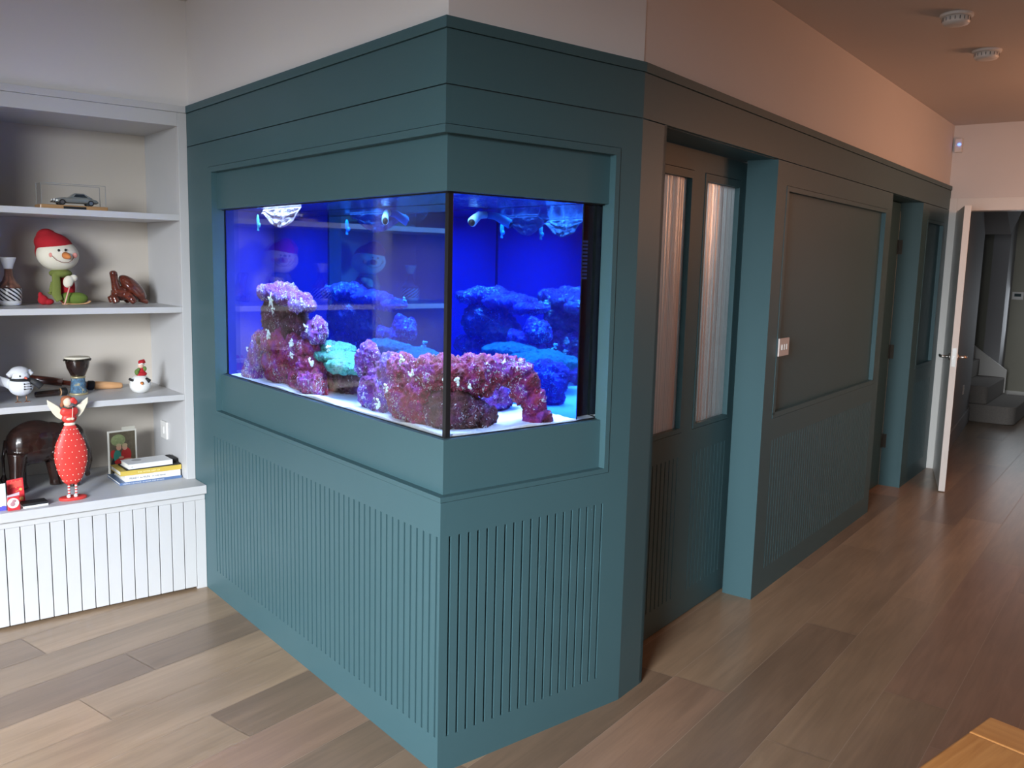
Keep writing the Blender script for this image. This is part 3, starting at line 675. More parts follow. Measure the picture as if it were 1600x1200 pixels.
RK['back'] = rock('live_rock', [((.46, .52, 1.11), (.07, .12, .08)), ((.48, .66, 1.10), (.07, .10, .07))], RP, 'blue shadowed rock at the back of the near rock pile', 12, .02)
# pale crusts growing on the rocks (parts of their rock)
def q_(ax, a): return Matrix.Rotation(a, 3, ax).to_quaternion()
def crust(rk, p, r, star=False):
    bm = bmesh.new(); c = Vector(p) - rk.location
    if star:
        for k in range(5):
            t = 2 * PI * k / 5 + .4; d = Vector((0, math.cos(t), math.sin(t)))
            add_tube(bm, [c, c + d * r * .6, c + d * r * 1.3], [r * .38, r * .3, r * .08], 8)
        add_ell(bm, c, (r * .35, r * .45, r * .45), seg=10, ring=8)
    else:
        for k in range(11):
            q = c + Vector((random.uniform(-.3, .5), random.uniform(-1, 1), random.uniform(-.9, .9))) * r * .8
            add_ell(bm, q, (r * .30, r * random.uniform(.15, .45), r * random.uniform(.12, .35)), q_('X', random.uniform(-1, 1)), seg=10, ring=8)
    finish('pale_coral_crust', bm, WC, rk, True)
crust(RK['cap'], (.135, 1.36, 1.372), .026, True)
crust(RK['cap'], (.14, 1.10, 1.375), .022); crust(RK['cap'], (.13, 1.34, 1.33), .016)
crust(RK['base'], (.135, 1.40, 1.232), .024); crust(RK['base'], (.125, 1.17, 1.215), .022); crust(RK['base'], (.11, 1.15, 1.17), .017); crust(RK['base'], (.12, .99, 1.16), .022)
crust(RK['ball'], (.155, 1.07, 1.28), .018); crust(RK['plate'], (.19, .92, 1.215), .018)
crust(RK['near2'], (.085, .33, 1.235), .016); crust(RK['near2'], (.075, .42, 1.13), .018); crust(RK['near2'], (.075, .27, 1.20), .016); crust(RK['near1'], (.10, .50, 1.07), .02)
crust(RK['bridge'], (.12, .115, 1.19), .016); crust(RK['bridge'], (.16, .10, 1.17), .012); crust(RK['foot'], (.135, 1.61, 1.15), .014)
# return nozzle
e = empty('return_pipe', (.55, .83, 1.72), 'small pale blue water outlet nozzle high on the aquarium back', 'pipe')
bm = bmesh.new(); add_tube(bm, [(.035, 0, .0), (.0, -.01, -.002), (-.03, -.03, -.018), (-.05, -.045, -.03)], [.012, .014, .017, .018], 20); finish('elbow', bm, paint('pale_blue_pvc', (.25, .55, .75), .4), e, True)
bm = bmesh.new(); add_tube(bm, [(-.050, -.045, -.03), (-.055, -.049, -.0335)], [.013, .013], 20); finish('outlet', bm, M['black'], e, True)
# made-up crinkled sheet standing in for a bright gleam at the water line
def make_gleam():
    m, nt, out = new_mat('crinkled_gleam')
    b = N(nt, 'ShaderNodeBsdfPrincipled'); b.inputs['Base Color'].default_value = (.36, .31, .34, 1); b.inputs['Metallic'].default_value = .35; b.inputs['Roughness'].default_value = .25
    tc = N(nt, 'ShaderNodeTexCoord'); nz = N(nt, 'ShaderNodeTexNoise'); nz.inputs['Scale'].default_value = 30; nz.inputs['Distortion'].default_value = 2
    bp = N(nt, 'ShaderNodeBump'); bp.inputs['Strength'].default_value = 1; bp.inputs['Distance'].default_value = .01
    nt.links.new(tc.outputs['Object'], nz.inputs['Vector']); nt.links.new(nz.outputs[0], bp.inputs['Height']); nt.links.new(bp.outputs[0], b.inputs['Normal']); nt.links.new(b.outputs[0], out.inputs[0])
    bm = bmesh.new(); n1_, n2_ = 26, 14; y0, y1 = 1.12, 1.46; g = []
    for i in range(n1_ + 1):
        row = []
        t = i / n1_
        for j in range(n2_ + 1):
            s = j / n2_; lo = 1.722 - .058 * math.sin(PI * min(1, t * 1.1)) ** .7
            z = 1.7410 + (lo - 1.7410) * s
            p = Vector((.18 + .012 * noise.noise((t * 9, s * 6, 1)) - .03 * s, y0 + (y1 - y0) * t, z))
            row.append(bm.verts.new(p))
        g.append(row)
    for i in range(n1_):
        for j in range(n2_): bm.faces.new((g[i][j], g[i + 1][j], g[i + 1][j + 1], g[i][j + 1]))
    o = finish('gleam_sheet', bm, m, None, True); so = o.modifiers.new('solid', 'SOLIDIFY'); so.thickness = .0015
    tag(o, 'added silvery sheet standing in for a gleam at the water line, upper left of the aquarium', 'sheet')
make_gleam()
# small bright fish near the water line
e = empty('fish', (.16, 1.50, 1.695), 'small cyan fish near the water line at the far left of the aquarium', 'fish')
FM = paint('cyan_fish_skin', (.10, .70, .85), .4, .2, 60)
blob('body', lambda bm: (add_ell(bm, (0, 0, 0), (.008, .012, .026)), add_ell(bm, (0, -.012, -.018), (.006, .014, .010))), FM, e, .002, 1)
bm = bmesh.new(); a = [bm.verts.new(v) for v in ((-.001, .004, -.020), (-.001, -.004, -.024), (-.001, -.012, -.042), (-.001, .010, -.040))]; b = [bm.verts.new(v.co + Vector((.002, 0, 0))) for v in a]
bm.faces.new(a); bm.faces.new(b[::-1]); [bm.faces.new((a[i], a[(i + 1) % 4], b[(i + 1) % 4], b[i])) for i in range(4)]; finish('tail_fin', bm, FM, e)

# ================================================================== ORNAMENTS
Z1, Z2, Z3, Z4 = 1.727, 1.311, .904, .497
def col(name, c, r=.5, **k): return paint(name, c, r, **k)
RED = col('red_wool', (.42, .012, .02), .9, bump=.6, bscale=400, var=.15); CREAM = col('cream_felt', (.80, .74, .60), .9, bump=.3, bscale=300)
BLK = col('black_matt', (.012, .012, .014), .6); OLIVE = col('olive_felt', (.17, .20, .045), .9, bump=.5, bscale=300); ORANGE = col('orange_felt', (.65, .22, .06), .8)
WHT = col('white_ceramic', (.80, .79, .76), .35); PINK = col('soft_pink', (.75, .30, .25), .8)
DKW = wood('dark_polished_wood', (.012, .006, .005), (.030, .012, .009), .26, 5, 0, .6)
REDW = wood('reddish_polished_wood', (.055, .012, .008), (.17, .035, .018), .18, 5, 0, .8)
LTW = wood('light_turned_wood', (.55, .28, .12), (.70, .40, .20), .35, 5, 0)

# ---- model car in a display case
e = empty('display_case', (-.452, 2.20, Z1), 'clear display case with a wooden base on the top shelf', 'display case', rz=.0)
bm = bmesh.new(); bm_box(bm, WF, -.135, .135, -.055, .055, 0, .020); finish('wooden_base', bm, wood('oak_plinth', (.35, .19, .08), (.48, .28, .13), .4), e, bevel=.003)
bm = bmesh.new(); bm_box(bm, WF, -.045, .045, -.0575, -.0550, .004, .015); finish('name_plate', bm, BLK, e)
bm = bmesh.new(); bm_box(bm, WF, -.128, .128, -.048, .048, .0205, .110); finish('clear_cover', bm, M['acrylic'], e)
bm = bmesh.new()
for x in (-.128, .128):
    for y in (-.048, .048): bm_box(bm, WF, x - .0012, x + .0012, y - .0012, y + .0012, .0205, .110)
for y in (-.048, .048): bm_box(bm, WF, -.128, .128, y - .0012, y + .0012, .1088, .1112)
finish('cover_edge', bm, col('clear_edge', (.30, .30, .29), .2), e)
e = empty('model_car', (-.440, 2.19, Z1 + .0205), 'small silver model sports car inside the display case', 'model car')
CAR = col('silver_car_paint', (.36, .39, .38), .22, metal=.55, coat=.5)
def car_body():
    bm = bmesh.new(); secs = []
    prof = [(-.090, .012, .020, .016), (-.086, .010, .027, .026), (-.070, .009, .031, .031), (-.045, .009, .034, .033), (-.020, .009, .035, .034), (.010, .009, .036, .034), (.040, .009, .036, .034), (.065, .009, .033, .033), (.082, .010, .028, .029), (.090, .014, .022, .022)]
    for (x, z0, z1, w) in prof:
        ring = []
        for k in range(16):
            t = 2 * PI * k / 16; cy = math.cos(t); cz = math.sin(t)
            ring.append(bm.verts.new((x, w * math.copysign(abs(cy) ** .5, cy), (z0 + z1) / 2 + (z1 - z0) / 2 * math.copysign(abs(cz) ** .6, cz))))
        secs.append(ring)
    for a, b in zip(secs, secs[1:]):
        for k in range(16): bm.faces.new((a[k], a[(k + 1) % 16], b[(k + 1) % 16], b[k]))
    bm.faces.new(secs[0]); bm.faces.new(secs[-1]); return bm
finish('body', car_body(), CAR, e, True)
bm = bmesh.new()
for sgn in (1,):
    lo = [(-.022, .024), (.060, .020), (.060, -.020), (-.022, -.024)]
    lo = [(-.028, -.028), (.068, -.027), (.068, .027), (-.028, .028)]; hi = [(-.004, -.020), (.032, -.020), (.032, .020), (-.004, .020)]
    a = [bm.verts.new((x, y, .033)) for x, y in lo]; b = [bm.verts.new((x, y, .0535)) for x, y in hi]
    bm.faces.new(b); bm.faces.new(a[::-1])
    for i in range(4): bm.faces.new((a[i], a[(i + 1) % 4], b[(i + 1) % 4], b[i]))
cb = finish('cabin', bm, CAR, e, bevel=.004)
bm = bmesh.new()
bm.free(); CG = col('dark_car_glass', (.02, .025, .03), .1)
for y in (-1, 1):
    bm = bmesh.new(); add_prism(bm, [(-.012, .036), (.046, .036), (.030, .049), (-.001, .049)], y * .0258 - .0005, y * .0258 + .0005); finish('side_window', bm, CG, e)
for x in (-.058, .056):
    for y in (-.031, .031):
        bm = bmesh.new(); add_tube(bm, [(x, y - .005, .0125), (x, y + .005, .0125)], [.0125, .0125], 24); w = finish('wheel', bm, BLK, e, False, bevel=.0015)
        bm = bmesh.new(); add_tube(bm, [(x, y - .0058, .0125), (x, y + .0058, .0125)], [.0075, .0075], 16); finish('hub_cap', bm, M['chrome'], w)
bm = bmesh.new(); add_tube(bm, [(-.090, -.028, .014), (-.093, 0, .014), (-.090, .028, .014)], [.003, .003, .003], 8); finish('bumper', bm, M['chrome'], e, True)
bm = bmesh.new()
bm.free()
for y in (-.022, .022):
    bm = bmesh.new(); add_ell(bm, (-.087, y, .022), (.004, .005, .005)); finish('headlight', bm, WHT, e, True)

# ---- ceramic vase
def vase_mat():
    m, nt, out = new_mat('black_white_geometric_glaze')
    b = N(nt, 'ShaderNodeBsdfPrincipled'); nt.links.new(b.outputs[0], out.inputs[0]); b.inputs['Roughness'].default_value = .3
    tc = N(nt, 'ShaderNodeTexCoord'); sp = N(nt, 'ShaderNodeSeparateXYZ'); nt.links.new(tc.outputs['Object'], sp.inputs[0])
    at = N(nt, 'ShaderNodeMath', operation='ARCTAN2'); nt.links.new(sp.outputs[1], at.inputs[0]); nt.links.new(sp.outputs[0], at.inputs[1])
    a = N(nt, 'ShaderNodeMath', operation='MULTIPLY_ADD'); nt.links.new(at.outputs[0], a.inputs[0]); a.inputs[1].default_value = 6 / PI; 
    zz = N(nt, 'ShaderNodeMath', operation='MULTIPLY'); nt.links.new(sp.outputs[2], zz.inputs[0]); zz.inputs[1].default_value = 55
    nt.links.new(zz.outputs[0], a.inputs[2])
    fr = N(nt, 'ShaderNodeMath', operation='FRACT'); nt.links.new(a.outputs[0], fr.inputs[0])
    c = N(nt, 'ShaderNodeMath', operation='GREATER_THAN'); nt.links.new(fr.outputs[0], c.inputs[0]); c.inputs[1].default_value = .55
    mx = N(nt, 'ShaderNodeMix', data_type='RGBA'); nt.links.new(c.outputs[0], mx.inputs[0]); mx.inputs[6].default_value = (.75, .73, .70, 1); mx.inputs[7].default_value = (.012, .012, .012, 1)
    nt.links.new(mx.outputs[2], b.inputs['Base Color']); return m
e = empty('vase', (-.693, 2.30, Z2), 'narrow-necked pottery vase with black and white pattern at the left shelf end', 'vase')
bm = bmesh.new(); add_lathe(bm, [(.030, 0), (.042, .004), (.046, .022)], 40); finish('foot', bm, WHT, e, True)
bm = bmesh.new(); add_lathe(bm, [(.046, .022), (.0475, .026), (.0475, .072), (.046, .076)], 40); finish('patterned_band', bm, vase_mat(), e, True)
bm = bmesh.new(); add_lathe(bm, [(.046, .076), (.040, .090), (.026, .108), (.017, .130), (.015, .158)], 40)
finish('neck', bm, wood('brown_black_glaze', (.03, .02, .02), (.36, .15, .09), .3, 3, 2), e, True)
bm = bmesh.new(); add_lathe(bm, [(.014, .158), (.018, .160), (.0185, .166), (.030, .200), (.032, .208), (.028, .208), (.016, .17)], 40); finish('flared_mouth', bm, WHT, e, True)

# ---- snowman soft toy on a ski
e = empty('snowman_toy', (-.475, 2.36, Z2), 'large smiling snowman toy in a red hat and green scarf on the middle shelf', 'toy')
ry = Matrix.Rotation(.22, 3, 'Y').to_quaternion()
def q_(ax, a): return Matrix.Rotation(a, 3, ax).to_quaternion()
blob('head', lambda bm: add_ell(bm, (-.008, 0, .222), (.088, .075, .072), q_('Y', .10), 32, 20), CREAM, e, .004, 1)
def hat(bm):
    add_ell(bm, (-.020, .010, .266), (.082, .073, .056), q_('Y', .30), 32, 20)
    add_ell(bm, (-.045, .015, .300), (.045, .045, .038), q_('Y', .2)); add_ell(bm, (-.066, .02, .235), (.030, .045, .045))
blob('knitted_hat', hat, RED, e, .004, 3)
bm = bmesh.new()
bm.free()
for x, z in ((-.018, .243), (.010, .245)):
    bm = bmesh.new(); add_ell(bm, (x, -.073, z), (.005, .004, .006)); finish('eye', bm, BLK, e, True)
bm = bmesh.new(); add_tube(bm, [(.008, -.070, .221), (.012, -.090, .218), (.018, -.104, .213), (.020, -.108, .212)], [.016, .014, .008, .002], 14); finish('carrot_nose', bm, ORANGE, e, True)
bm = bmesh.new(); add_tube(bm, [(-.045, -.068, .218), (-.030, -.0745, .200), (-.008, -.077, .190), (.018, -.075, .190), (.035, -.070, .200), (.043, -.064, .212)], [.0016] * 6, 6); finish('smile', bm, col('stitch_brown', (.30, .14, .10), .8), e, True)
bm = bmesh.new()
bm.free()
for x in (-.047, .050):
    bm = bmesh.new(); add_ell(bm, (x, -.062, .222), (.010, .006, .012)); finish('rosy_cheek', bm, PINK, e, True)
blob('body', lambda bm: (add_ell(bm, (.02, .015, .075), (.042, .040, .075)),), RED, e, .004, 1)
def scarf(bm):
    add_ell(bm, (0, 0, .140), (.048, .046, .022)); add_tube(bm, [(-.025, -.030, .140), (-.028, -.042, .09), (-.030, -.046, .045), (-.018, -.050, .018)], [.017, .019, .020, .016], 12, flat=((0, 1, 0), .5))
    add_tube(bm, [(-.034, -.020, .10), (-.042, -.025, .065), (-.055, -.028, .048)], [.012, .014, .012], 10)
blob('scarf', scarf, OLIVE, e, .003, 2)
blob('mitten', lambda bm: (add_ell(bm, (.020, -.052, .104), (.022, .016, .028), q_('Y', .3)), add_ell(bm, (.040, -.045, .118), (.022, .014, .016), q_('Y', -.5))), CREAM, e, .003, 1)
bm = bmesh.new(); add_tube(bm, [(.022, -.066, .085), (.006, -.070, .035), (-.004, -.072, .002)], [.0032] * 3, 8); finish('ski_pole', bm, col('striped_pole', (.75, .42, .33), .5), e, True)
blob('boot', lambda bm: (add_ell(bm, (.055, -.03, .028), (.050, .028, .028)), add_ell(bm, (.02, -.02, .03), (.03, .03, .026))), col('green_felt_boot', (.13, .19, .03), .9, bump=.4, bscale=300), e, .003, 2)
bm = bmesh.new(); add_tube(bm, [(-.005, -.03, .003), (.05, -.03, .003), (.09, -.03, .004), (.108, -.03, .010), (.114, -.03, .017)], [.014, .016, .015, .012, .006], 12, flat=((0, 0, 1), .22)); finish('ski', bm, LTW, e, True)
blob('scarf_pompom', lambda bm: (add_ell(bm, (-.082, -.03, .022), (.022, .020, .022)), add_ell(bm, (-.062, -.032, .014), (.024, .018, .014)), add_ell(bm, (-.092, -.03, .042), (.010, .010, .016))), RED, e, .003, 0)

# ---- wooden turtle
e = empty('turtle_figurine', (-.205, 2.34, Z2), 'glossy reddish wooden turtle rearing its head on the middle shelf', 'figurine')
def turtle(bm):
    add_tube(bm, [(-.032, -.01, .045), (-.045, -.018, .080), (-.052, -.022, .115), (-.055, -.026, .138)], [.026, .020, .016, .018], 14)
    add_ell(bm, (-.057, -.030, .143), (.018, .020, .014)); add_ell(bm, (-.020, -.005, .050), (.045, .040, .035))
    for s in (-1, 1):
        add_tube(bm, [(-.045, s * .022 - .01, .055), (-.058, s * .030 - .012, .030), (-.052, s * .032 - .018, .008)], [.020, .018, .016], 12)
        add_tube(bm, [(.0, s * .034, .045), (.016, s * .046 - .01, .022), (.026, s * .050 - .012, .007)], [.020, .017, .013], 12)
    add_tube(bm, [(.060, -.01, .025), (.088, -.012, .012), (.100, -.012, .006)], [.016, .012, .008], 10)
blob('body', turtle, REDW, e, .003, 2)
def shell(bm):
    add_ell(bm, (.034, 0, .074), (.080, .052, .036), q_('Y', .80), 32, 18); add_ell(bm, (.024, 0, .064), (.072, .054, .018), q_('Y', .80), 32, 14)
blob('shell', shell, REDW, e, .003, 1)
bm = bmesh.new()
bm.free()
for s in (-1, 1):
    bm = bmesh.new(); add_ell(bm, (-.064, s * .016 - .03, .147), (.003, .003, .003)); finish('eye', bm, BLK, e, True)

# ---- bird ornament
e = empty('bird_ornament', (-.690, 2.17, Z3), 'plump white bird ornament in a knitted hat and black scarf on thin legs', 'ornament')
BW = col('white_feather_felt', (.70, .71, .74), .9, bump=.5, bscale=220)
blob('body', lambda bm: (add_ell(bm, (0, 0, .072), (.050, .045, .046)), add_ell(bm, (0, -.004, .112), (.034, .033, .030)), add_tube(bm, [(-.035, .01, .075), (-.062, .015, .092), (-.080, .018, .108)], [.022, .018, .010], 12, flat=((0, 1, 0), .5))), BW, e, .003, 2)
blob('tail', lambda bm: add_tube(bm, [(-.050, .012, .080), (-.072, .015, .090), (-.098, .015, .112)], [.016, .018, .012], 12, flat=((0, 1, 0), .4)), col('grey_net_feathers', (.42, .42, .47), .9, bump=.8), e, .003, 1)
blob('knitted_hat', lambda bm: (add_ell(bm, (-.002, .006, .132), (.038, .037, .022)), add_tube(bm, [(-.030, 0, .132), (-.048, -.004, .115)], [.012, .012], 10), add_tube(bm, [(.030, 0, .134), (.044, -.004, .118)], [.012, .010], 10)), col('pale_grey_wool', (.62, .62, .64), .95, bump=.9, bscale=160), e, .003, 1)
blob('scarf', lambda bm: (add_ell(bm, (.002, -.004, .098), (.046, .044, .011)), add_tube(bm, [(.030, -.030, .098), (.052, -.040, .084), (.070, -.044, .066)], [.012, .015, .015], 12, flat=((0, 1, 0), .5))), BLK, e, .003, 1)
bm = bmesh.new(); add_ell(bm, (-.008, -.035, .116), (.0035, .003, .004)); finish('eye', bm, BLK, e, True)
for k in range(3):
    bm = bmesh.new()
    for x in (.006, .030): add_ell(bm, (x, -.043, .082 - .011 * k), (.0035, .003, .0035))
    add_tube(bm, [(.008, -.0445, .082 - .011 * k), (.028, -.0435, .083 - .011 * k)], [.0012, .0012], 6)
    finish('coat_buttons', bm, BLK, e, True)
bm = bmesh.new(); add_tube(bm, [(.012, -.034, .108), (.016, -.050, .105)], [.006, .001], 10); finish('beak', bm, col('coral_red_beak', (.75, .15, .10), .5), e, True)
for x in (-.016, .018):
    bm = bmesh.new(); add_tube(bm, [(x, 0, .030), (x, 0, .002)], [.0022, .0022], 8)
    for a_ in (-.6, 0, .6): add_tube(bm, [(x, 0, .002), (x + .02 * math.sin(a_), -.02 * math.cos(a_), .0015)], [.002, .0015], 6)
    add_tube(bm, [(x, 0, .002), (x, .012, .0015)], [.002, .0012], 6)
    finish('leg', bm, col('copper_wire', (.35, .18, .10), .4, metal=.5), e, True)

# ---- small goblet drum and wooden sticks
e = empty('goblet_drum', (-.440, 2.275, Z3), 'small dark goblet drum with a blue foot on the lower shelf', 'drum')
bm = bmesh.new(); add_lathe(bm, [(.016, .082), (.030, .088), (.046, .125), (.052, .158), (.052, .164)], 32); finish('bowl', bm, DKW, e, True)
bm = bmesh.new(); add_lathe(bm, [(.050, .164), (.053, .166), (.053, .171), (.049, .173)], 32); finish('drum_skin', bm, CREAM, e, True)
bm = bmesh.new(); add_lathe(bm, [(.0535, .158), (.0555, .160), (.0555, .164), (.0535, .166)], 32)
for k in range(10):
    t = 2 * PI * k / 10; add_ell(bm, (.056 * math.cos(t), .056 * math.sin(t), .160), (.004, .004, .005), seg=8, ring=6)
finish('tension_ring', bm, M['bronze'], e, True)
bm = bmesh.new(); add_lathe(bm, [(.037, .006), (.037, .012), (.034, .016), (.030, .060), (.028, .078), (.024, .084), (.015, .086)], 32); finish('foot', bm, rock_mat('blue_painted_foot', [(.10, .09, .05), (.08, .16, .26), (.10, .22, .34), (.45, .38, .20)], .2, 40), e, True)
bm = bmesh.new(); add_lathe(bm, [(.036, 0), (.040, .002), (.040, .007), (.037, .010)], 32); GOLD = col('dull_gold', (.45, .38, .22), .4, metal=.5); finish('gold_band', bm, GOLD, e, True)
bm = bmesh.new(); add_lathe(bm, [(.028, .076), (.031, .078), (.031, .083), (.027, .085)], 32); finish('gold_band', bm, GOLD, e, True)
e = empty('carved_stick', (-.42, 2.40, Z3), 'long turned stick, dark at one end and light at the other, behind the drum', 'stick', rz=-.12)
bm = bmesh.new(); add_tube(bm, [(-.190, 0, .066), (-.186, 0, .066), (-.10, 0, .050), (-.06, 0, .042)], [.012, .017, .020, .020], 20); finish('dark_handle', bm, REDW, e, True)
bm = bmesh.new(); add_tube(bm, [(-.06, 0, .042), (.02, 0, .028), (.045, 0, .024)], [.012, .012, .019], 20); finish('shaft', bm, REDW, e, True)
bm = bmesh.new(); add_tube(bm, [(.045, 0, .024), (.05, 0, .023), (.07, 0, .022), (.075, 0, .021)], [.019, .022, .022, .019], 20); finish('black_collar', bm, BLK, e, True)
bm = bmesh.new(); add_tube(bm, [(.075, 0, .021), (.082, 0, .021), (.15, 0, .017), (.193, 0, .0145), (.199, 0, .0145)], [.018, .020, .017, .014, .010], 20); finish('light_handle', bm, LTW, e, True)
e = empty('carved_stick', (-.545, 2.27, Z3), 'short dark turned stick lying left of the drum foot', 'stick', rz=.12)
bm = bmesh.new(); add_tube(bm, [(-.078, 0, .014), (-.074, 0, .014), (0, 0, .016), (.03, 0, .018)], [.009, .013, .015, .017], 20); finish('dark_handle', bm, DKW, e, True)
bm = bmesh.new(); add_tube(bm, [(.03, 0, .018), (.034, 0, .018), (.052, 0, .018), (.056, 0, .018)], [.016, .0185, .0185, .014], 20); finish('black_collar', bm, BLK, e, True)
bm = bmesh.new(); add_tube(bm, [(.0255, 0, .018), (.030, 0, .018)], [.0178, .0178], 20); finish('pale_ring', bm, LTW, e, True)

# ---- round snowman ornament with a little figure on top
e = empty('snowball_ornament', (-.190, 2.20, Z3), 'small round white snowman ornament with a tiny red-hatted figure on top', 'ornament')
bm = bmesh.new(); add_lathe(bm, [(.020, 0), (.034, .006), (.046, .024), (.048, .042), (.042, .062), (.028, .078), (.008, .084)], 32); finish('round_body', bm, WHT, e, True)
bm = bmesh.new(); add_tube(bm, [(-.006, -.044, .050), (-.008, -.056, .046)], [.008, .003], 10); finish('nose', bm, ORANGE, e, True)
for pts_, rs_ in (([(.016, -.030, .068), (.030, -.042, .056)], [.007, .009]), ([(-.040, -.02, .062), (-.056, -.03, .070)], [.006, .006])):
    bm = bmesh.new(); add_tube(bm, pts_, rs_, 10); finish('twig_arm', bm, BLK, e, True)
blob('tiny_coat', lambda bm: (add_ell(bm, (.004, -.004, .088), (.026, .020, .012)), add_ell(bm, (.006, -.002, .104), (.017, .014, .018))), RED, e, .0025, 1)
blob('green_wreath', lambda bm: (add_ell(bm, (-.018, -.012, .098), (.010, .010, .014)), add_ell(bm, (.018, -.010, .112), (.009, .009, .012)), add_ell(bm, (-.010, -.012, .110), (.008, .008, .008))), col('garland_green', (.12, .20, .05), .8), e, .0025, 0)
bm = bmesh.new(); add_ell(bm, (.002, -.006, .126), (.013, .012, .012)); finish('tiny_face', bm, col('pale_skin_paint', (.75, .50, .38), .6), e, True)
blob('santa_hat', lambda bm: (add_ell(bm, (.006, -.002, .142), (.014, .013, .012)), add_tube(bm, [(.008, 0, .145), (.018, 0, .150), (.024, 0, .138)], [.010, .007, .004], 10)), RED, e, .002, 0)
bm = bmesh.new(); add_tube(bm, [(-.010, -.012, .133), (.004, -.018, .137), (.016, -.010, .133)], [.0035] * 3, 8); finish('hat_trim', bm, WHT, e, True)

# ---- wooden elephant
e = empty('elephant_figurine', (-.622, 2.235, Z4), 'large dark polished wooden elephant standing behind the red angel', 'figurine', rz=.10)
def elephant(bm):
    add_ell(bm, (-.015, 0, .215), (.115, .070, .098)); add_ell(bm, (-.060, 0, .205), (.075, .068, .092)); add_ell(bm, (.055, 0, .210), (.075, .064, .088))
    add_ell(bm, (.135, 0, .215), (.062, .052, .070)); add_ell(bm, (.120, 0, .255), (.045, .040, .040))
    for (x, y, dx) in ((-.095, -.036, -.012), (-.080, .036, .010), (.070, -.036, .055), (.060, .036, .015)):
        add_tube(bm, [(x, y, .18), (x + dx * .5, y, .10), (x + dx, y, .03), (x + dx + .002, y, .002)], [.042, .031, .025, .029], 16)
    add_tube(bm, [(.165, 0, .215), (.195, 0, .16), (.205, 0, .10), (.195, 0, .05), (.205, 0, .03)], [.036, .026, .020, .015, .012], 14)
blob('body', elephant, DKW, e, .0045, 4)
for s in (-1, 1):
    blob('ear', lambda bm: (add_ell(bm, (.105, s * .060, .215), (.048, .010, .055), q_('Z', s * .35)), add_ell(bm, (.090, s * .062, .185), (.032, .008, .040), q_('Z', s * .35))), DKW, e, .0035, 2)
    bm = bmesh.new(); add_ell(bm, (.166, s * .044, .240), (.005, .004, .004)); finish('eye', bm, BLK, e, True)
bm = bmesh.new(); add_tube(bm, [(-.128, 0, .235), (-.146, -.006, .16), (-.145, -.008, .09), (-.150, -.010, .065), (-.150, -.010, .05)], [.010, .006, .005, .014, .006], 10); finish('tail', bm, DKW, e, True)

# ---- red angel figure
e = empty('angel_figurine', (-.548, 1.978, Z4), 'tall red angel figure with cream wings and a dotted dress at the ledge front', 'figurine')
AR = col('coral_red_paint', (.62, .045, .035), .45); DOT = col('cream_dots', (.85, .75, .60), .5); BOTT = WHT
bm = bmesh.new(); add_lathe(bm, [(.054, 0), (.056, .003), (.056, .009), (.052, .012)], 40, sy=.62); finish('round_base', bm, AR, e, True, bevel=.001)
DP = [(.024, .068), (.036, .080), (.052, .115), (.064, .165), (.066, .200), (.058, .245), (.040, .285), (.024, .318), (.019, .325)]
bm = bmesh.new(); add_lathe(bm, DP, 40, sy=.38); finish('dress', bm, AR, e, True)
bm = bmesh.new()
def dress_r(z):
    for (r0, z0), (r1, z1) in zip(DP, DP[1:]):
        if z0 <= z <= z1: return r0 + (r1 - r0) * (z - z0) / (z1 - z0)
    return .02
for k, z in enumerate([.085, .11, .135, .16, .185, .21, .235, .26, .285, .305]):
    R_ = dress_r(z); n = 7
    for i in range(n):
        t = -PI + PI * (i + (.5 if k % 2 else 0.05)) / n
        add_ell(bm, (R_ * math.cos(t), R_ * .38 * math.sin(t), z), (.0021, .0015, .0021), seg=8, ring=6)
finish('dots', bm, DOT, e, True)
blob('bodice', lambda bm: (add_ell(bm, (0, 0, .352), (.030, .014, .022)), add_ell(bm, (0, 0, .378), (.036, .015, .020)), add_ell(bm, (-.012, 0, .384), (.022, .014, .018)), add_ell(bm, (.014, 0, .384), (.022, .014, .018))), AR, e, .0025, 2)
bm = bmesh.new(); add_lathe(bm, [(.020, .322), (.023, .325), (.023, .330), (.020, .333)], 24, sy=.6); finish('waistband', bm, CREAM, e, True)
SKN = col('painted_face', (.80, .58, .42), .5)
bm = bmesh.new(); add_ell(bm, (-.006, -.004, .422), (.017, .015, .020)); add_tube(bm, [(-.002, 0, .395), (-.004, 0, .41)], [.007, .007], 10); finish('head', bm, SKN, e, True)
blob('hair', lambda bm: (add_ell(bm, (-.006, .005, .432), (.024, .016, .018)), add_ell(bm, (-.026, 0, .412), (.008, .010, .012)), add_ell(bm, (-.020, .004, .420), (.010, .012, .014))), col('auburn_hair', (.32, .10, .04), .6), e, .0025, 1)
blob('heart_bow', lambda bm: (add_ell(bm, (.014, -.012, .430), (.012, .007, .013), q_('Y', .4)), add_ell(bm, (.022, -.010, .424), (.010, .007, .013), q_('Y', -.5))), AR, e, .0022, 0)
bm = bmesh.new(); add_tube(bm, [(-.024, -.008, .404), (-.012, -.016, .399), (.006, -.017, .398), (.018, -.008, .402)], [.003] * 4, 8); finish('dark_collar', bm, col('dark_green_paint', (.03, .06, .04), .5), e, True)
bm = bmesh.new(); add_tube(bm, [(.006, -.022, .348), (.010, -.023, .40)], [.0015, .0012], 8); finish('wand', bm, CREAM, e, True)
bm = bmesh.new(); add_ell(bm, (-.004, -.018, .352), (.012, .006, .006)); add_ell(bm, (.008, -.018, .352), (.008, .006, .006)); finish('hands', bm, SKN, e, True)
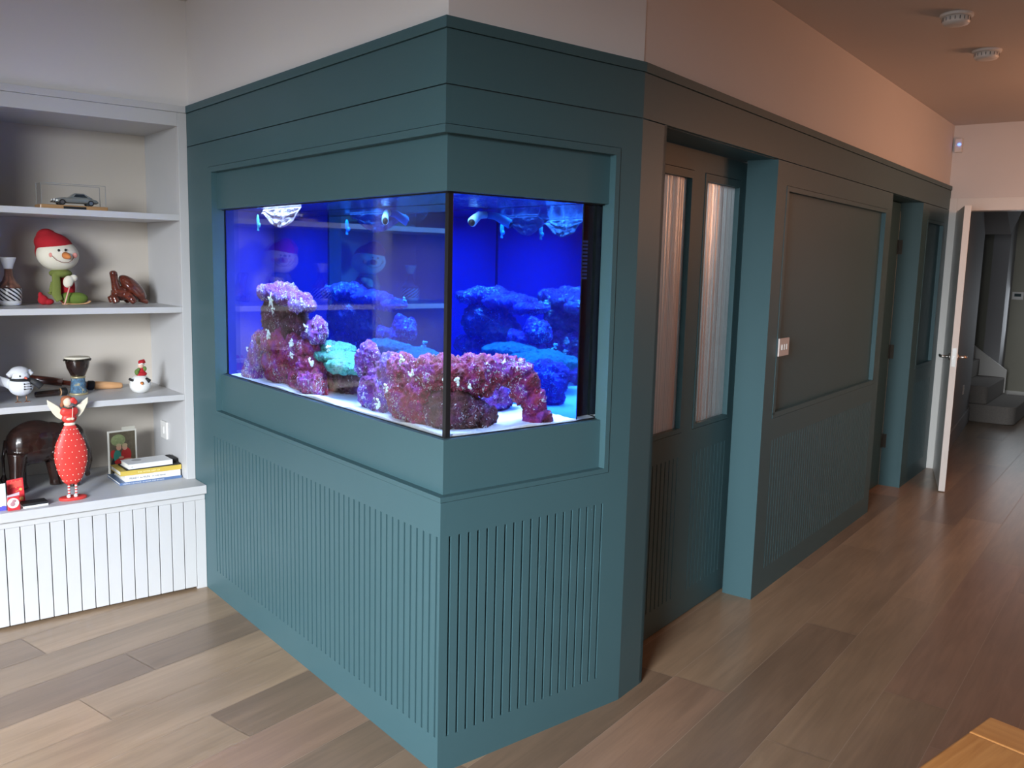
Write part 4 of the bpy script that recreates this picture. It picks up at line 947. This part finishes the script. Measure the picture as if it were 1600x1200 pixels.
for s in (-1, 1):
    ol = [(s * .018, .352), (s * .030, .378), (s * .050, .395), (s * .072, .415), (s * .083, .432), (s * .078, .408), (s * .068, .388), (s * .056, .368), (s * .040, .350), (s * .026, .340)]
    ol = [(s * .016, .372), (s * .036, .402), (s * .058, .420), (s * .080, .436), (s * .078, .412), (s * .068, .392), (s * .060, .376), (s * .046, .358), (s * .030, .346)]
    bm = bmesh.new(); add_prism(bm, ol, .012, .018); finish('wing', bm, col('cream_wing_paint', (.82, .74, .56), .5), e, bevel=.002)
for x in (-.014, .014):
    bm = bmesh.new(); n = 9
    for k in range(n): add_tube(bm, [(x, 0, .018 + k * .0062), (x, 0, .018 + (k + 1) * .0062)], [.0052, .0052], 12, mi=k % 2)
    finish('striped_leg', bm, [WHT, AR], e, True)
    bm = bmesh.new(); add_ell(bm, (x - .004, -.008, .016), (.008, .014, .007)); finish('shoe', bm, WHT, e, True)

# ---- cards and packets at the left end of the ledge
CYAN = col('pale_cyan_card', (.62, .85, .84), .6); CWH = col('white_card', (.84, .84, .82), .5); CBL = col('blue_print', (.10, .10, .55), .5); CRD = col('red_print', (.60, .03, .04), .4)
e = empty('greeting_card', (-.845, 1.945, Z4), 'white and pale cyan snowman card standing at the left end of the ledge', 'card')
bm = bmesh.new(); bm_box(bm, WF, -.040, .040, -.001, .001, 0, .112); finish('card_sheet', bm, CWH, e)
bm = bmesh.new(); bm_box(bm, WF, -.040, .040, -.0018, -.001, .075, .103); finish('cyan_sky', bm, CYAN, e)
bm = bmesh.new(); bm_box(bm, WF, -.040, .0395, -.0019, -.001, .0, .014)
for k in range(4): add_ell(bm, (-.03 + .02 * k, -.0015, .014), (.011, .0006, .006), seg=12, ring=8)
finish('blue_border', bm, CBL, e)
bm = bmesh.new(); add_tube(bm, [(-.012, -.002, .056), (.012, -.0022, .052)], [.006, .001], 10, flat=((0, 1, 0), .2)); finish('orange_nose_print', bm, ORANGE, e)
bm = bmesh.new(); add_ell(bm, (.004, -.0018, .078), (.003, .0008, .003)); finish('eye_print', bm, BLK, e)
e = empty('red_packet', (-.762, 1.995, Z4), 'shiny red sweet packet leaning behind the small pouch', 'packet', rz=-.15)
bm = bmesh.new(); g = [(-.028, 0), (.036, .002), (.030, .118), (-.030, .110)]; add_prism(bm, g, -.004, .004); finish('wrapper', bm, CRD, e, bevel=.002)
bm = bmesh.new(); add_prism(bm, [(-.018, .078), (.026, .082), (.025, .108), (-.018, .102)], -.0052, -.004); finish('bright_label', bm, col('bright_red_foil', (.85, .10, .08), .3), e)
bm = bmesh.new(); [add_ell(bm, (random.uniform(-.02, .026), -.0045, random.uniform(.06, .108)), (.0018, .0006, .0018), seg=8, ring=6) for _ in range(16)]; add_ell(bm, (.020, -.0045, .07), (.006, .001, .006)); add_ell(bm, (.022, -.0045, .03), (.008, .001, .008)); finish('gold_print', bm, col('gold_print', (.75, .40, .12), .4), e, True)
e = empty('small_pouch', (-.782, 1.925, Z4), 'small red pouch with a round white picture at the ledge front', 'pouch')
bm = bmesh.new(); add_prism(bm, [(-.022, 0), (.024, .0), (.022, .060), (-.022, .056)], -.005, .005); finish('pouch_body', bm, CRD, e, bevel=.003)
bm = bmesh.new(); add_prism(bm, [(-.022, .057), (.022, .061), (.023, .074), (-.022, .064)], -.0015, .0015); finish('clear_top', bm, col('frosted_cellophane', (.55, .45, .50), .3), e)
bm = bmesh.new(); add_tube(bm, [(-.002, -.005, .032), (-.002, -.0065, .032)], [.021, .021], 28); finish('white_roundel', bm, CWH, e)
bm = bmesh.new(); add_ell(bm, (-.004, -.0068, .028), (.009, .001, .010)); add_ell(bm, (.002, -.0068, .040), (.008, .001, .006)); finish('round_print', bm, col('pink_grey_print', (.45, .22, .25), .5), e, True)
e = empty('flat_box', (-.700, 1.962, Z4), 'flat black box with a white base lying beside the red angel', 'box', rz=.06)
bm = bmesh.new(); bm_box(bm, WF, -.048, .046, -.030, .030, 0, .008); finish('white_base', bm, CWH, e, bevel=.001)
bm = bmesh.new(); bm_box(bm, WF, -.048, .046, -.030, .030, .0082, .018); finish('black_lid', bm, BLK, e, bevel=.001)

# ---- photo frame
e = empty('photo_frame', (-.245, 2.33, Z4), 'small clear photo frame holding a picture of two children behind the books', 'photo frame', rz=.10)
bm = bmesh.new(); bm_box(bm, WF, -.068, .068, .0, .006, .0, .212); o = finish('frame_block', bm, col('pale_metal_frame', (.66, .64, .58), .3), e, bevel=.001)
bm = bmesh.new(); bm_box(bm, WF, .0, .062, .002, .005, .212, .226); finish('top_clip', bm, col('frame_clip', (.60, .58, .5), .3), e)
PH = [col('photo_foliage', (.10, .08, .05), .3, var=.5, scale=60), col('photo_green', (.04, .22, .17), .3), col('photo_red', (.42, .03, .03), .3), col('photo_skin', (.55, .30, .20), .3), col('photo_hair', (.45, .34, .20), .3), col('photo_leaf', (.22, .26, .12), .3, var=.5, scale=80), BLK]
bm = bmesh.new(); bm_box(bm, WF, -.060, .060, -.001, 0, .006, .204, 0)
def disc(x, z, rx, rz_, mi, k):
    vs = [bm.verts.new((x + rx * math.cos(2 * PI * i / 20), -.0012 - .0002 * k, z + rz_ * math.sin(2 * PI * i / 20))) for i in range(20)]
    f = bm.faces.new(vs); f.material_index = mi
disc(-.020, .165, .034, .028, 5, 0); disc(-.02, .04, .038, .05, 6, 0)
disc(-.026, .088, .018, .030, 1, 1); disc(.016, .092, .024, .034, 2, 2); disc(.000, .060, .040, .018, 2, 3); disc(.022, .066, .022, .007, 3, 4); disc(-.008, .080, .012, .006, 3, 4)
disc(-.018, .130, .012, .015, 3, 3); disc(.010, .128, .012, .014, 3, 4); disc(.010, .138, .013, .009, 4, 5); disc(-.018, .141, .012, .007, 4, 4); disc(-.045, .10, .012, .02, 2, 0)
finish('photograph', bm, PH, e)

# ---- stack of books
def book(x0, x1, y0, y1, z0, z1, cover, label, rz=0, pages=None, texts=(), extra=None):
    cx, cy = (x0 + x1) / 2, (y0 + y1) / 2
    e = empty('book', (cx, cy, z0), label, 'book', rz=rz, group='books stacked on the ledge')
    w, d, h = (x1 - x0) / 2, (y1 - y0) / 2, z1 - z0; t = .0022
    bm = bmesh.new(); bm_box(bm, WF, -w, w, -d, d, 0, t); bm_box(bm, WF, -w, w, -d, d, h - t, h); bm_box(bm, WF, -w, w, -d, -d + t, t, h - t); finish('cover', bm, cover, e)
    bm = bmesh.new(); bm_box(bm, WF, -w + .003, w - .003, -d + t, d - .003, t, h - t); finish('page_block', bm, PAGE, e)
    for (s, size, u, z, m_, sx) in texts: text_mesh('spine_lettering', s, size, m_, e, (-w + u, -d - .0004, z), (PI / 2, 0, 0), sx=sx)
    return e
PAGE = col('book_pages', (.78, .76, .70), .8, var=.08, scale=60)
TX = col('black_ink', (.03, .03, .035), .6); TW = col('white_ink', (.8, .8, .8), .6)
z = Z4
book(-.325, -.046, 2.095, 2.30, z, z + .012, col('slate_blue_cover', (.10, .17, .33), .4), 'thin slate blue book at the bottom of the stack', 0, texts=[('KEEPING THE HOUSE  IN ORDER AND BEYOND', .0075, .012, .003, TW, 1.15)]); z += .0122
book(-.300, -.050, 2.100, 2.285, z, z + .028, col('white_cover', (.82, .82, .82), .4), 'thick white book lettered READY to RUN, second from the bottom', 0, texts=[('READY to RUN', .013, .018, .010, TX, 1.05), ('Dr. Kelly Starrett', .009, .120, .011, TX, .95)]); z += .0282
book(-.318, -.044, 2.105, 2.270, z, z + .022, col('mustard_spine', (.58, .42, .08), .45), 'book with a mustard yellow spine in the middle of the stack', 0, texts=[('THE WORK DIET OF', .010, .075, .007, col('pale_ink', (.85, .80, .45), .5), 1.1)]); z += .0222
book(-.290, -.048, 2.108, 2.250, z, z + .006, BLK, 'very thin black booklet under the white top book', 0); z += .0062
e5 = book(-.284, -.085, 2.105, 2.225, z, z + .022, col('grey_white_cover', (.74, .75, .76), .35), 'small white book on top of the stack', .03, texts=[('c', .012, .012, .006, TX, 1)])
bm = bmesh.new(); add_tube(bm, [(-.04, .02, .0220), (-.04, .02, .0224)], [.022, .022], 24); o = finish('cover_print', bm, col('grey_cover_print', (.35, .36, .38), .4), e5)
tag(boxes('black_case', WF, [(-.078, -.052, 2.14, 2.235, z, z + .020)], BLK, bevel=.004), 'small black case tucked between the top book and bookcase side', 'case')

# ================================================================== WOODEN TABLE CORNER (bottom right)
e = empty('dining_table', (-.5, -1.95, 0), 'honey coloured wooden table whose corner shows at the bottom right', 'table')
bm = bmesh.new(); bm_box(bm, WF, -.70, .617, -.50, .50, .722, .76)
for k in range(1, 8): pass
finish('table_top', bm, M['table'], e, bevel=.004)
bm = bmesh.new(); bm_box(bm, WF, .6178, .703, -.50, .50, .722, .7605); finish('breadboard_end', bm, M['tableend'], e, bevel=.003)
bm = bmesh.new(); bm_box(bm, WF, -.785, -.7008, -.50, .50, .722, .7605); finish('breadboard_end', bm, M['tableend'], e, bevel=.003)
bm = bmesh.new(); bm_box(bm, WF, -.66, .58, -.44, -.42, .64, .722); bm_box(bm, WF, -.66, .58, .42, .44, .64, .722); bm_box(bm, WF, -.68, -.66, -.42, .42, .64, .722); bm_box(bm, WF, .58, .60, -.42, .42, .64, .722); finish('apron', bm, M['table'], e)
for x in (-.70, .54):
    for y in (-.45, .38):
        bm = bmesh.new(); bm_box(bm, WF, x, x + .07, y, y + .07, 0, .722); finish('leg', bm, M['table'], e, bevel=.004)
